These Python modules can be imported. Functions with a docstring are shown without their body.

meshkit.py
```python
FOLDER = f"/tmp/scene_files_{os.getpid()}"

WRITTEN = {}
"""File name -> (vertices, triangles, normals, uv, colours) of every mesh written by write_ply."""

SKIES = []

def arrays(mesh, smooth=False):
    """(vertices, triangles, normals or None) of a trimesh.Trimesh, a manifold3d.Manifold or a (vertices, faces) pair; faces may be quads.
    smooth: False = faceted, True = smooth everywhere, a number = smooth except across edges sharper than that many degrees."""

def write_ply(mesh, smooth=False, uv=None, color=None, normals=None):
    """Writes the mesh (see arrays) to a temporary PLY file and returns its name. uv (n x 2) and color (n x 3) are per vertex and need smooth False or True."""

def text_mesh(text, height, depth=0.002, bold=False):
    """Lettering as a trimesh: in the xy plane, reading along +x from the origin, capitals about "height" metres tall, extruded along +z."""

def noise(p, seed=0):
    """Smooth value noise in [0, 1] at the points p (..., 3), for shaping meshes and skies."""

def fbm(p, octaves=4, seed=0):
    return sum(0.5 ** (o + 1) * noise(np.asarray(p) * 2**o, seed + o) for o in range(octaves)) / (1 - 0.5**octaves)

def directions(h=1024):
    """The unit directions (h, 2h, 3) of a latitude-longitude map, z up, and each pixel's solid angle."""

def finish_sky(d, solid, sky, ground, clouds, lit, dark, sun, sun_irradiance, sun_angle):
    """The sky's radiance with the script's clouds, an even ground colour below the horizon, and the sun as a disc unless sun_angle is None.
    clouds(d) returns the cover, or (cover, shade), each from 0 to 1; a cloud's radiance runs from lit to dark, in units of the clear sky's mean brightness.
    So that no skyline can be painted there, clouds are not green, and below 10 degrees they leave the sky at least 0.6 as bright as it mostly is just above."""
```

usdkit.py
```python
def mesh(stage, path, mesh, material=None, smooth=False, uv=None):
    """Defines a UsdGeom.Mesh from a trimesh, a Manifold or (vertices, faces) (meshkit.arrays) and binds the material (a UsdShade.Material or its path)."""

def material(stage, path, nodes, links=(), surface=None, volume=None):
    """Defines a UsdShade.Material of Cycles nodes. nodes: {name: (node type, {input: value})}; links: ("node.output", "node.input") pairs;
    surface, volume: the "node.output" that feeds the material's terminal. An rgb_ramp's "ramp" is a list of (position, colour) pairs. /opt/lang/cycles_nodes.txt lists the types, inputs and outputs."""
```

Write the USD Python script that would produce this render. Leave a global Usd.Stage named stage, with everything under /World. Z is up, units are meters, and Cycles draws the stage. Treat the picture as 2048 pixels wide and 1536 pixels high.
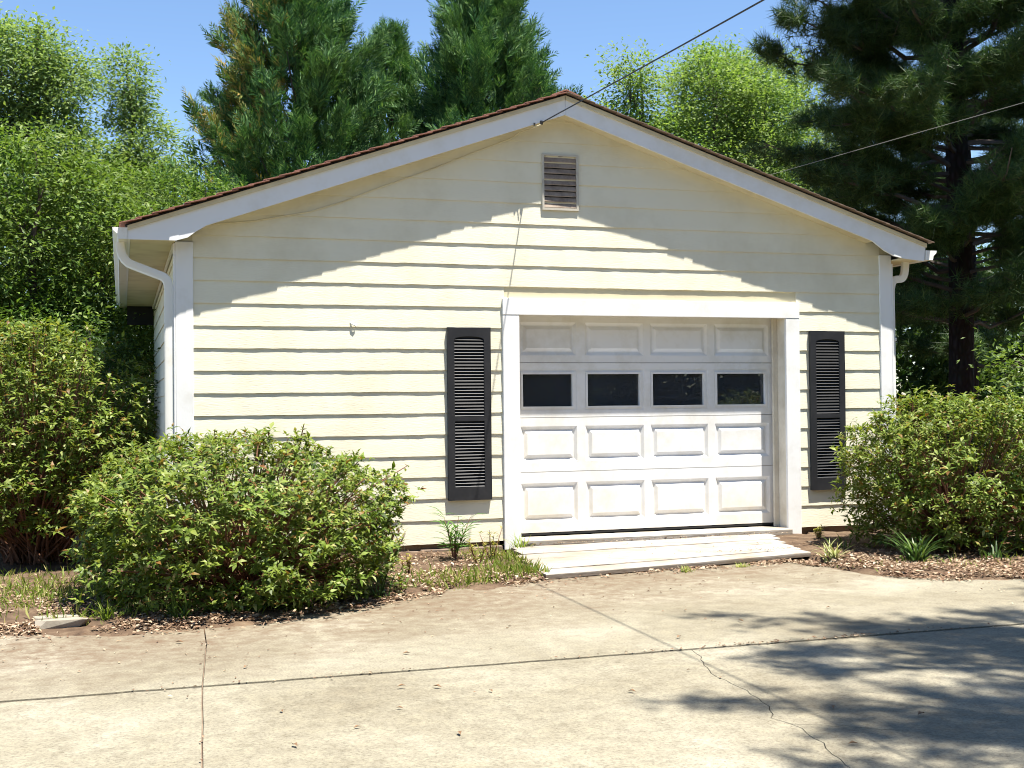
import math
import numpy as np
import trimesh
import shapely
from shapely.geometry import Polygon, LineString, Point, box as sbox
from shapely.ops import unary_union
from pxr import Usd, UsdGeom, UsdLux, UsdShade, Gf, Sdf, Vt
import usdkit
import meshkit

stage = Usd.Stage.CreateInMemory()
UsdGeom.SetStageUpAxis(stage, UsdGeom.Tokens.z)
UsdGeom.SetStageMetersPerUnit(stage, 1.0)
UsdGeom.Xform.Define(stage, '/World')
UsdGeom.Scope.Define(stage, '/World/Looks')

# ------------------------------------------------------------------ camera
CAM_POS = np.array([-2.686, -11.351, 1.436])
YAW, PITCH, ROLL = math.radians(17.647), math.radians(0.778), math.radians(-0.53)
EXPOSURE = 1.45
fwd = np.array([math.sin(YAW) * math.cos(PITCH), math.cos(YAW) * math.cos(PITCH), math.sin(PITCH)])
rt0 = np.array([math.cos(YAW), -math.sin(YAW), 0.0])
up0 = np.cross(rt0, fwd)
rt = math.cos(ROLL) * rt0 + math.sin(ROLL) * up0
up = -math.sin(ROLL) * rt0 + math.cos(ROLL) * up0
cam = UsdGeom.Camera.Define(stage, '/World/Camera')
cam.AddTransformOp().Set(Gf.Matrix4d(*rt, 0, *up, 0, *(-fwd), 0, *CAM_POS, 1))
cam.CreateHorizontalApertureAttr(36.0)
cam.CreateVerticalApertureAttr(27.0)
cam.CreateFocalLengthAttr(43.2)
cam.CreateClippingRangeAttr(Gf.Vec2f(0.05, 2000))
cam.CreateExposureAttr(EXPOSURE)

# ------------------------------------------------------------------ sky and sun
SUN = np.array([0.70, -1.0, 4.0]); SUN /= np.linalg.norm(SUN)
ELEV = math.asin(SUN[2]); ROT = math.atan2(SUN[0], SUN[1])
dome = UsdLux.DomeLight.Define(stage, '/World/sky')
dome.GetPrim().SetCustomDataByKey('kind', 'structure')
sky_mat = usdkit.material(stage, '/World/Looks/sky_look', {
    's': ('sky_texture', {'sky_type': 'single_scattering', 'sun_disc': False, 'sun_elevation': ELEV, 'sun_rotation': ROT,
                          'air_density': 1.0, 'aerosol_density': 0.0, 'ozone_density': 5.0}),
    'b': ('background_shader', {'strength': 0.075})}, [('s.color', 'b.color')], surface='b.background')
UsdShade.MaterialBindingAPI.Apply(dome.GetPrim()).Bind(sky_mat)
sun = UsdLux.DistantLight.Define(stage, '/World/sun')
sun.CreateIntensityAttr(1.25); sun.CreateNormalizeAttr(True) if hasattr(sun, 'CreateNormalizeAttr') else None
sun.GetPrim().CreateAttribute('inputs:normalize', Sdf.ValueTypeNames.Bool).Set(True)
sun.CreateAngleAttr(0.53)
sun.CreateColorAttr(Gf.Vec3f(1.0, 0.95, 0.86))
zc = SUN; xc = np.cross([0, 1, 0], zc); xc /= np.linalg.norm(xc); yc = np.cross(zc, xc)
sun.AddTransformOp().Set(Gf.Matrix4d(*xc, 0, *yc, 0, *zc, 0, 0, 0, 30, 1))

# ------------------------------------------------------------------ helpers
taken = {}


def path_for(parent, name):
    n = taken.get((parent, name), 0)
    taken[(parent, name)] = n + 1
    return f'{parent}/{name}' + (f'_{n:03d}' if n else '')


def tag(prim, label=None, cat=None, group=None, kind=None):
    for k, v in (('label', label), ('category', cat), ('group', group), ('kind', kind)):
        if v:
            prim.SetCustomDataByKey(k, v)
    return prim


def thing(name, label, cat, loc=(0, 0, 0), group=None):
    p = path_for('/World', name)
    x = UsdGeom.Xform.Define(stage, p)
    if any(loc):
        x.AddTranslateOp().Set(Gf.Vec3d(*map(float, loc)))
    tag(x.GetPrim(), label, cat, group)
    return p


def holder(parent, name):
    p = path_for(parent, name)
    UsdGeom.Xform.Define(stage, p)
    return p


def put(name, mesh, mat, parent='/World', label=None, cat=None, group=None, kind=None, smooth=False, per=0):
    """Defines a mesh. per: vertices of each loose leaf in it; every leaf then carries a random number that its material reads."""
    p = path_for(parent, name)
    m = usdkit.mesh(stage, p, mesh, mat, smooth=smooth)
    if per:
        n = len(mesh[0])
        v = np.repeat(np.random.default_rng(n + 7 * len(taken) + 13 * sum(map(ord, p))).random(n // per + 1), per)[:n].astype(np.float32)
        UsdGeom.PrimvarsAPI(m).CreatePrimvar('leaf', Sdf.ValueTypeNames.FloatArray, 'vertex').Set(Vt.FloatArray.FromNumpy(v))
    tag(m.GetPrim(), label, cat, group, kind)
    return p


def copy_of(src, name, loc, rotz, scale, label, cat, group=None):
    p = path_for('/World', name)
    x = UsdGeom.Xform.Define(stage, p)
    x.AddTranslateOp().Set(Gf.Vec3d(*map(float, loc)))
    x.AddRotateZOp().Set(float(rotz))
    x.AddScaleOp().Set(Gf.Vec3f(*([float(scale)] * 3 if np.ndim(scale) == 0 else map(float, scale))))
    x.GetPrim().GetReferences().AddInternalReference(src)
    x.GetPrim().SetInstanceable(True)
    tag(x.GetPrim(), label, cat, group)
    return p


def bx(x0, x1, y0, y1, z0, z1):
    b = trimesh.creation.box((x1 - x0, y1 - y0, z1 - z0))
    b.apply_translation(((x0 + x1) / 2, (y0 + y1) / 2, (z0 + z1) / 2))
    return b


def bevel_box(x0, x1, y0, y1, z0, z1, r=0.004):
    """A box with chamfered edges (convex hull of inset corners)."""
    pts = []
    for sx in (0, 1):
        for sy in (0, 1):
            for sz in (0, 1):
                c = np.array([x1 if sx else x0, y1 if sy else y0, z1 if sz else z0])
                d = np.array([-r if sx else r, -r if sy else r, -r if sz else r])
                for k in range(3):
                    e = d.copy(); e[k] = 0
                    pts.append(c + e)
    return trimesh.convex.convex_hull(np.array(pts))


def prism_xz(poly, y0, y1):
    """Extrudes a polygon drawn in x,z along y from y0 to y1."""
    poly = Polygon(poly) if not hasattr(poly, 'geom_type') else poly
    ms = []
    for g in getattr(poly, 'geoms', [poly]):
        m = trimesh.creation.extrude_polygon(g, y1 - y0, engine='earcut')
        v = m.vertices.copy()
        m.vertices = np.stack([v[:, 0], y1 - v[:, 2], v[:, 1]], 1)
        ms.append(m)
    m = trimesh.util.concatenate(ms)
    m.fix_normals()
    return m


def tube(points, radii, n=7):
    """Tapered tube along a polyline; returns (v, f)."""
    P = np.asarray(points, float)
    R = np.broadcast_to(np.asarray(radii, float), (len(P),))
    T = np.gradient(P, axis=0); T /= np.linalg.norm(T, axis=1, keepdims=True) + 1e-12
    ref = np.array([0.31, 0.17, 0.93]) if abs(T[0] @ np.array([0.31, 0.17, 0.93])) < .9 else np.array([1, 0, 0.])
    u = np.cross(T, ref); u /= np.linalg.norm(u, axis=1, keepdims=True) + 1e-12
    w = np.cross(T, u)
    a = np.linspace(0, 2 * np.pi, n, endpoint=False)
    V = P[:, None] + R[:, None, None] * (np.cos(a)[None, :, None] * u[:, None] + np.sin(a)[None, :, None] * w[:, None])
    V = V.reshape(-1, 3)
    F = []
    for i in range(len(P) - 1):
        for j in range(n):
            k = (j + 1) % n
            F += [(i * n + j, (i + 1) * n + j, (i + 1) * n + k), (i * n + j, (i + 1) * n + k, i * n + k)]
    c = len(V); V = np.vstack([V, P[:1], P[-1:]])
    for j in range(n):
        k = (j + 1) % n
        F += [(c, j, k), (c + 1, (len(P) - 1) * n + k, (len(P) - 1) * n + j)]
    return V, np.array(F)


def join(parts):
    vs, fs, o = [], [], 0
    for p in parts:
        v, f = (p.vertices, p.faces) if hasattr(p, 'vertices') else p
        vs.append(np.asarray(v)); fs.append(np.asarray(f) + o); o += len(v)
    return np.vstack(vs), np.vstack(fs)


def unit(v):
    return v / (np.linalg.norm(v, axis=-1, keepdims=True) + 1e-9)


def leaf_mesh(P, D, U, L, W, fold=0.25, droop=0.15, tris=4):
    """Many separate leaves. P base points, D directions, U approximate upper sides, L lengths, W widths."""
    P, D = np.asarray(P, float), unit(np.asarray(D, float))
    n = len(P)
    L = np.broadcast_to(L, (n,))[:, None]; W = np.broadcast_to(W, (n,))[:, None]
    S = unit(np.cross(D, U)); U = np.cross(S, D)
    base = P
    tip = P + D * L - U * L * droop
    if tris == 2:
        l = P + D * L * .45 - S * W / 2 + U * W * fold * .5
        r = P + D * L * .45 + S * W / 2 + U * W * fold * .5
        V = np.stack([base, r, tip, l], 1).reshape(-1, 3)
        k = np.arange(n)[:, None] * 4
        F = np.hstack([k, k + 1, k + 2, k, k + 2, k + 3]).reshape(-1, 3)
    else:
        mid = P + D * L * .5 + U * L * 0.04
        l = P + D * L * .48 - S * W / 2 + U * W * fold
        r = P + D * L * .48 + S * W / 2 + U * W * fold
        V = np.stack([base, r, tip, l, mid], 1).reshape(-1, 3)
        k = np.arange(n)[:, None] * 5
        F = np.hstack([k, k + 1, k + 4, k + 1, k + 2, k + 4, k + 2, k + 3, k + 4, k + 3, k, k + 4]).reshape(-1, 3)
    return V, F


def rand_dirs(rng, n):
    return unit(rng.normal(size=(n, 3)))


# ------------------------------------------------------------------ materials
def look(name, nodes, links, surface):
    return usdkit.material(stage, f'/World/Looks/{name}', nodes, links, surface=surface)


def painted(name, base, dirt, scale=3.0, rough=0.55, grain=0.0, grain_map=(1, 1, 1), amount=(0.45, 0.85), fine=60.0, spec=0.3):
    """Paint with blotchy weathering; grain gives a fine directional relief."""
    nodes = {
        'g': ('geometry', {}),
        'n': ('noise_texture', {'scale': scale, 'detail': 6.0, 'roughness': 0.65}),
        'r': ('rgb_ramp', {'ramp': [(0.0, base), (amount[0], base), (amount[1], dirt), (1.0, dirt)]}),
        'm': ('mapping', {'scale': grain_map}),
        'n2': ('noise_texture', {'scale': fine, 'detail': 4.0, 'roughness': 0.6}),
        'b': ('bump', {'strength': grain, 'distance': 0.004}),
        'p': ('principled_bsdf', {'roughness': rough, 'specular_ior_level': spec})}
    links = [('g.position', 'n.vector'), ('n.fac', 'r.fac'), ('r.color', 'p.base_color'),
             ('g.position', 'm.vector'), ('m.vector', 'n2.vector'), ('n2.fac', 'b.height'), ('b.normal', 'p.normal')]
    return look(name, nodes, links, 'p.BSDF')


def leafy(name, ramp, trans=0.35, tint=(1.25, 1.35, 0.6), rough=0.55, spec=0.2, big=1.2, shift=0.25, other=None):
    """Leaves: colour varies per leaf and softly over the crown; some light passes through."""
    other = other or tuple(c * 0.6 for c in ramp[0][1])
    nodes = {
        'g': ('geometry', {}), 'a': ('attribute', {'attribute': 'leaf'}),
        'r': ('rgb_ramp', {'ramp': ramp}),
        'n': ('noise_texture', {'scale': big, 'detail': 3.0}),
        'nr': ('map_range', {'from_min': 0.35, 'from_max': 0.65, 'to_min': 0.0, 'to_max': shift}),
        'mx': ('mix', {'mix_type': 'mix', 'color2': other}),
        'tt': ('mix', {'mix_type': 'multiply', 'fac': 1.0, 'color2': tint}),
        'p': ('principled_bsdf', {'roughness': rough, 'specular_ior_level': spec}),
        't': ('translucent_bsdf', {}),
        'mc': ('mix_closure', {'fac': trans})}
    links = [('a.fac', 'r.fac'), ('g.position', 'n.vector'), ('n.fac', 'nr.value'), ('nr.result', 'mx.fac'),
             ('r.color', 'mx.color1'), ('mx.color', 'p.base_color'), ('mx.color', 'tt.color1'), ('tt.color', 't.color'),
             ('p.BSDF', 'mc.closure1'), ('t.BSDF', 'mc.closure2')]
    return look(name, nodes, links, 'mc.closure')


M = {}
CREAM = (0.75, 0.713, 0.565)
M['siding'] = painted('cream_siding', CREAM, (0.60, 0.55, 0.40), scale=1.3, rough=0.6, grain=0.55, grain_map=(2.2, 2.2, 34), fine=7.0)
M['wall'] = painted('cream_wall', (0.62, 0.56, 0.38), (0.5, 0.44, 0.3), scale=2.0, rough=0.7)
M['white'] = painted('white_trim', (0.78, 0.78, 0.77), (0.60, 0.58, 0.52), scale=2.5, rough=0.5, grain=0.25, grain_map=(12, 12, 2), fine=9.0, amount=(.5, .9))
M['fascia'] = painted('fascia_paint', (0.76, 0.77, 0.78), (0.62, 0.60, 0.54), scale=2.2, rough=0.55, grain=0.2, grain_map=(2, 12, 12), fine=9.0, amount=(.5, .9))
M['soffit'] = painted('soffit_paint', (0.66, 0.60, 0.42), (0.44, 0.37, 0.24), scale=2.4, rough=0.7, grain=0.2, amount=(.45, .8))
M['gutter'] = painted('gutter_metal', (0.78, 0.77, 0.72), (0.55, 0.50, 0.42), scale=5.0, rough=0.4, amount=(.55, .9))
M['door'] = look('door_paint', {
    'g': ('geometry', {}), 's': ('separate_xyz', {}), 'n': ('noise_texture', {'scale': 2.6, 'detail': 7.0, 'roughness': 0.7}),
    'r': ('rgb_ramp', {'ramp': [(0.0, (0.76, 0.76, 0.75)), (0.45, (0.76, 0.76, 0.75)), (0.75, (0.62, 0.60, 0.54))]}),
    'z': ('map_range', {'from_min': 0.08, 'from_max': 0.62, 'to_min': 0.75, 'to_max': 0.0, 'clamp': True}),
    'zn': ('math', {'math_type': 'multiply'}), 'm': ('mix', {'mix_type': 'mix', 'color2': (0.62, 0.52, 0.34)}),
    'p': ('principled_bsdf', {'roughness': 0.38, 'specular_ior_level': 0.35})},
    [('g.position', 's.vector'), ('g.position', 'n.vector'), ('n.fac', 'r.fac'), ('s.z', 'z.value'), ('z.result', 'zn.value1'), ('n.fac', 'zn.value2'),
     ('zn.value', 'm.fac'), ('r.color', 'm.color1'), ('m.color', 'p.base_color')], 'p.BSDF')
M['jamb'] = painted('jamb_paint', (0.68, 0.63, 0.52), (0.46, 0.40, 0.30), scale=4.0, rough=0.65, amount=(.4, .8))
M['shutter'] = painted('black_shutter', (0.017, 0.0175, 0.020), (0.032, 0.032, 0.035), scale=6.0, rough=0.5, grain=0.1, grain_map=(20, 20, 2), fine=10, spec=0.3)
M['vent'] = painted('vent_metal', (0.30, 0.235, 0.18), (0.17, 0.12, 0.085), scale=14.0, rough=0.5, amount=(.4, .7))
M['vent_frame'] = painted('vent_frame_paint', (0.50, 0.47, 0.40), (0.36, 0.32, 0.26), scale=8.0, rough=0.5)
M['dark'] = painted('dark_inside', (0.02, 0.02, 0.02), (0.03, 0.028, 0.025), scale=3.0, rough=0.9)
M['foundation'] = painted('foundation_block', (0.20, 0.15, 0.11), (0.08, 0.06, 0.05), scale=9.0, rough=0.9, grain=0.5, fine=40)
M['cable'] = painted('black_cable', (0.02, 0.02, 0.022), (0.03, 0.03, 0.03), rough=0.5)
M['pale_wire'] = painted('pale_wire', (0.28, 0.27, 0.24), (0.2, 0.19, 0.17), rough=0.5)
M['plank'] = look('weathered_plank', {
    'g': ('geometry', {}), 'm': ('mapping', {'scale': (1.2, 22, 22)}), 'n': ('noise_texture', {'scale': 3.0, 'detail': 6.0, 'roughness': 0.7}),
    'r': ('rgb_ramp', {'ramp': [(0.25, (0.14, 0.11, 0.085)), (0.42, (0.31, 0.28, 0.24)), (0.6, (0.42, 0.40, 0.37)), (0.8, (0.33, 0.30, 0.26))]}),
    'n3': ('noise_texture', {'scale': 2.2, 'detail': 5.0}), 'r3': ('rgb_ramp', {'ramp': [(0.4, (1, 1, 1)), (0.75, (0.75, 0.66, 0.55))]}),
    'mx': ('mix', {'mix_type': 'multiply', 'fac': 1.0}), 'sz': ('separate_xyz', {}), 'my': ('mix', {'mix_type': 'mix', 'color2': (0.09, 0.062, 0.042)}),
    'mz': ('map_range', {'from_min': 0.030, 'from_max': 0.048, 'to_min': 0.75, 'to_max': 0.0, 'clamp': True}),
    'b': ('bump', {'strength': 0.6, 'distance': 0.006}), 'p': ('principled_bsdf', {'roughness': 0.75, 'specular_ior_level': 0.2})},
    [('g.position', 'm.vector'), ('m.vector', 'n.vector'), ('n.fac', 'r.fac'), ('g.position', 'n3.vector'), ('n3.fac', 'r3.fac'),
     ('r.color', 'mx.color1'), ('r3.color', 'mx.color2'), ('mx.color', 'my.color1'), ('g.position', 'sz.vector'), ('sz.z', 'mz.value'), ('mz.result', 'my.fac'), ('my.color', 'p.base_color'), ('n.fac', 'b.height'), ('b.normal', 'p.normal')], 'p.BSDF')
M['shingle'] = look('red_shingle', {
    'g': ('geometry', {}), 'n': ('noise_texture', {'scale': 160.0, 'detail': 3.0}), 'o': ('object_info', {}),
    'r': ('rgb_ramp', {'ramp': [(0.3, (0.15, 0.07, 0.055)), (0.55, (0.30, 0.145, 0.11)), (0.75, (0.38, 0.22, 0.17))]}),
    'b': ('bump', {'strength': 0.6, 'distance': 0.003}), 'p': ('principled_bsdf', {'roughness': 0.9, 'specular_ior_level': 0.15})},
    [('g.position', 'n.vector'), ('n.fac', 'r.fac'), ('r.color', 'p.base_color'), ('n.fac', 'b.height'), ('b.normal', 'p.normal')], 'p.BSDF')
M['shingle_dark'] = painted('weathered_shingle', (0.17, 0.12, 0.09), (0.24, 0.165, 0.125), scale=60.0, rough=0.9, grain=0.4, fine=120)
M['glass'] = look('window_pane', {
    'f': ('fresnel', {'IOR': 1.5}), 't': ('transparent_bsdf', {'color': (0.75, 0.78, 0.76)}), 'g': ('glossy_bsdf', {'roughness': 0.01, 'color': (1, 1, 1)}),
    'm': ('mix_closure', {}), 'd': ('diffuse_bsdf', {'color': (0.4, 0.42, 0.45)}), 'm2': ('mix_closure', {'fac': 0.045})},
    [('f.fac', 'm.fac'), ('t.BSDF', 'm.closure1'), ('g.BSDF', 'm.closure2'), ('m.closure', 'm2.closure1'), ('d.BSDF', 'm2.closure2')], 'm2.closure')
M['bark'] = look('pine_bark', {
    'g': ('geometry', {}), 'm': ('mapping', {'scale': (1, 1, 0.35)}), 'v': ('voronoi_texture', {'feature': 'distance_to_edge', 'scale': 14.0}),
    'n': ('noise_texture', {'scale': 9.0, 'detail': 6.0}),
    'r': ('rgb_ramp', {'ramp': [(0.0, (0.035, 0.025, 0.02)), (0.12, (0.032, 0.026, 0.024)), (0.4, (0.055, 0.045, 0.041)), (1.0, (0.085, 0.068, 0.06))]}),
    'mx': ('mix', {'mix_type': 'multiply', 'fac': 0.6}), 'b': ('bump', {'strength': 1.0, 'distance': 0.03}),
    'p': ('principled_bsdf', {'roughness': 0.95, 'specular_ior_level': 0.1})},
    [('g.position', 'm.vector'), ('m.vector', 'v.vector'), ('g.position', 'n.vector'), ('v.distance', 'r.fac'), ('r.color', 'mx.color1'), ('n.color', 'mx.color2'),
     ('mx.color', 'p.base_color'), ('v.distance', 'b.height'), ('b.normal', 'p.normal')], 'p.BSDF')
M['branch'] = painted('grey_branch', (0.10, 0.08, 0.066), (0.05, 0.04, 0.034), scale=12.0, rough=0.9, grain=0.5, fine=30)
M['stem'] = painted('brown_stem', (0.20, 0.095, 0.055), (0.12, 0.055, 0.035), scale=12.0, rough=0.85)
M['litter'] = leafy('leaf_litter_look', [(0.0, (0.08, 0.05, 0.034)), (0.3, (0.20, 0.125, 0.082)), (0.6, (0.36, 0.25, 0.165)), (0.85, (0.50, 0.40, 0.28)), (1.0, (0.60, 0.52, 0.40))],
                    trans=0.15, tint=(1, .9, .7), rough=0.8, spec=0.15, shift=0.3, other=(0.16, 0.08, 0.05))
M['azalea'] = leafy('azalea_leaf', [(0.0, (0.035, 0.070, 0.012)), (0.28, (0.085, 0.145, 0.020)), (0.58, (0.155, 0.225, 0.032)), (0.82, (0.25, 0.31, 0.065)), (0.92, (0.40, 0.43, 0.19)), (0.95, (0.24, 0.12, 0.03)), (1.0, (0.13, 0.045, 0.02))],
                    trans=0.35, tint=(1.2, 1.15, 0.45), rough=0.45, spec=0.25, big=1.6, shift=0.3, other=(0.19, 0.22, 0.03))
M['privet'] = leafy('privet_leaf', [(0.0, (0.045, 0.095, 0.018)), (0.5, (0.095, 0.175, 0.034)), (0.85, (0.18, 0.27, 0.06)), (1.0, (0.30, 0.37, 0.13))],
                    trans=0.38, tint=(1.1, 1.2, 0.5), rough=0.5, spec=0.22, big=0.7, shift=0.45, other=(0.15, 0.195, 0.045))
M['broad'] = leafy('broad_leaf', [(0.0, (0.10, 0.175, 0.055)), (0.5, (0.19, 0.275, 0.10)), (1.0, (0.35, 0.42, 0.18))],
                   trans=0.4, tint=(1.15, 1.25, 0.5), rough=0.5, big=0.5, shift=0.4, other=(0.17, 0.23, 0.09))
M['light'] = leafy('light_leaf', [(0.0, (0.075, 0.145, 0.04)), (0.5, (0.155, 0.25, 0.075)), (1.0, (0.31, 0.385, 0.16))],
                   trans=0.45, tint=(1.15, 1.25, 0.45), rough=0.5, big=0.5, shift=0.5, other=(0.24, 0.30, 0.10))
M['cypress'] = leafy('cypress_spray', [(0.0, (0.022, 0.075, 0.030)), (0.5, (0.06, 0.16, 0.052)), (0.85, (0.13, 0.26, 0.078)), (1.0, (0.23, 0.34, 0.11))],
                     trans=0.2, tint=(1.1, 1.2, 0.6), rough=0.6, spec=0.25, big=0.8, shift=0.4, other=(0.09, 0.14, 0.03))
M['cypress_tan'] = leafy('cypress_tan_spray', [(0.0, (0.12, 0.17, 0.035)), (0.6, (0.30, 0.28, 0.07)), (1.0, (0.44, 0.28, 0.11))],
                         trans=0.25, tint=(1.1, 1.1, 0.6), rough=0.6, spec=0.25, big=0.8, shift=0.3, other=(0.10, 0.10, 0.03))
M['pine'] = leafy('pine_needle', [(0.0, (0.018, 0.048, 0.014)), (0.5, (0.046, 0.105, 0.027)), (0.9, (0.11, 0.185, 0.05)), (1.0, (0.22, 0.27, 0.10))],
                  trans=0.2, tint=(1.1, 1.2, 0.5), rough=0.5, spec=0.3, big=0.5, shift=0.5, other=(0.022, 0.045, 0.013))
M['woods'] = leafy('woods_leaf', [(0.0, (0.02, 0.05, 0.012)), (0.6, (0.045, 0.09, 0.02)), (1.0, (0.09, 0.14, 0.035))],
                   trans=0.3, tint=(1.1, 1.2, 0.5), big=0.3, shift=0.5, other=(0.025, 0.045, 0.014))
M['blade'] = leafy('strap_leaf', [(0.0, (0.035, 0.075, 0.02)), (0.6, (0.07, 0.13, 0.03)), (1.0, (0.13, 0.19, 0.05))], trans=0.25, rough=0.4, spec=0.3)
M['pale_blade'] = leafy('variegated_leaf', [(0.0, (0.26, 0.30, 0.10)), (1.0, (0.50, 0.48, 0.24))], trans=0.25, rough=0.4, spec=0.4, tint=(1, 1, .6))
M['grass'] = leafy('grass_blade', [(0.0, (0.10, 0.17, 0.02)), (0.5, (0.20, 0.28, 0.04)), (0.75, (0.33, 0.34, 0.10)), (1.0, (0.46, 0.38, 0.19))], trans=0.35, rough=0.5, big=2.0, shift=0.3, other=(0.22, 0.22, 0.06))
M['yellow_leaf'] = leafy('yellow_green_leaf', [(0.0, (0.20, 0.22, 0.04)), (0.6, (0.34, 0.32, 0.07)), (1.0, (0.44, 0.30, 0.12))], trans=0.35, rough=0.5)
M['fern'] = leafy('bright_leaf', [(0.0, (0.07, 0.17, 0.03)), (1.0, (0.14, 0.27, 0.06))], trans=0.35, rough=0.45)

CONCRETE_NODES = {
    'g': ('geometry', {}), 's': ('separate_xyz', {}),
    # base mottling, coarse and fine
    'n1': ('noise_texture', {'scale': 0.8, 'detail': 8.0, 'roughness': 0.58, 'distortion': 0.4}),
    'r1': ('rgb_ramp', {'ramp': [(0.30, (0.160, 0.138, 0.098)), (0.44, (0.195, 0.174, 0.127)), (0.56, (0.228, 0.207, 0.156)), (0.70, (0.285, 0.265, 0.21))]}),
    'n2': ('noise_texture', {'scale': 75.0, 'detail': 5.0, 'roughness': 0.7}),
    'r2': ('rgb_ramp', {'ramp': [(0.28, (0.42, 0.40, 0.37)), (0.48, (0.95, 0.95, 0.95)), (0.72, (1.3, 1.3, 1.26))]}),
    'mA': ('mix', {'mix_type': 'multiply', 'fac': 0.85}),
    'n5': ('noise_texture', {'scale': 9.0, 'detail': 8.0, 'roughness': 0.72}),
    'r5': ('rgb_ramp', {'ramp': [(0.34, (0.60, 0.56, 0.50)), (0.48, (1, 1, 1)), (0.62, (1.35, 1.35, 1.28))]}),
    'm5': ('mix', {'mix_type': 'multiply', 'fac': 0.42}),
    # rusty soil washed off the bed, strongest next to it
    'n3': ('noise_texture', {'scale': 1.7, 'detail': 6.0, 'roughness': 0.6}),
    'off': ('math', {'math_type': 'multiply_add', 'value2': 1.9, 'value3': -0.95}),
    'sum': ('math', {'math_type': 'add'}),
    'slope': ('math', {'math_type': 'multiply_add', 'value2': 0.30}),
    'soil': ('map_range', {'from_min': -4.2, 'from_max': -2.75, 'to_min': 0.0, 'to_max': 0.95, 'clamp': True}),
    'brk': ('map_range', {'from_min': 0.38, 'from_max': 0.60, 'to_min': 1.0, 'to_max': 0.30, 'clamp': True}),
    'sm': ('math', {'math_type': 'multiply', 'use_clamp': True}),
    'mB': ('mix', {'mix_type': 'mix', 'color2': (0.135, 0.095, 0.062)}),
    # dark speckles
    'v': ('voronoi_texture', {'scale': 30.0, 'feature': 'f1'}),
    'rv': ('rgb_ramp', {'ramp': [(0.0, (0.35, 0.3, 0.25)), (0.09, (0.45, 0.4, 0.34)), (0.13, (1, 1, 1))]}),
    'nm': ('noise_texture', {'scale': 3.0, 'detail': 3.0}),
    'rm': ('rgb_ramp', {'ramp': [(0.5, (0, 0, 0)), (0.62, (1, 1, 1))]}),
    'mC': ('mix', {'mix_type': 'multiply'}),
    'b': ('bump', {'strength': 0.35, 'distance': 0.004}),
    'p': ('principled_bsdf', {'roughness': 0.88, 'specular_ior_level': 0.2})}
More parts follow.
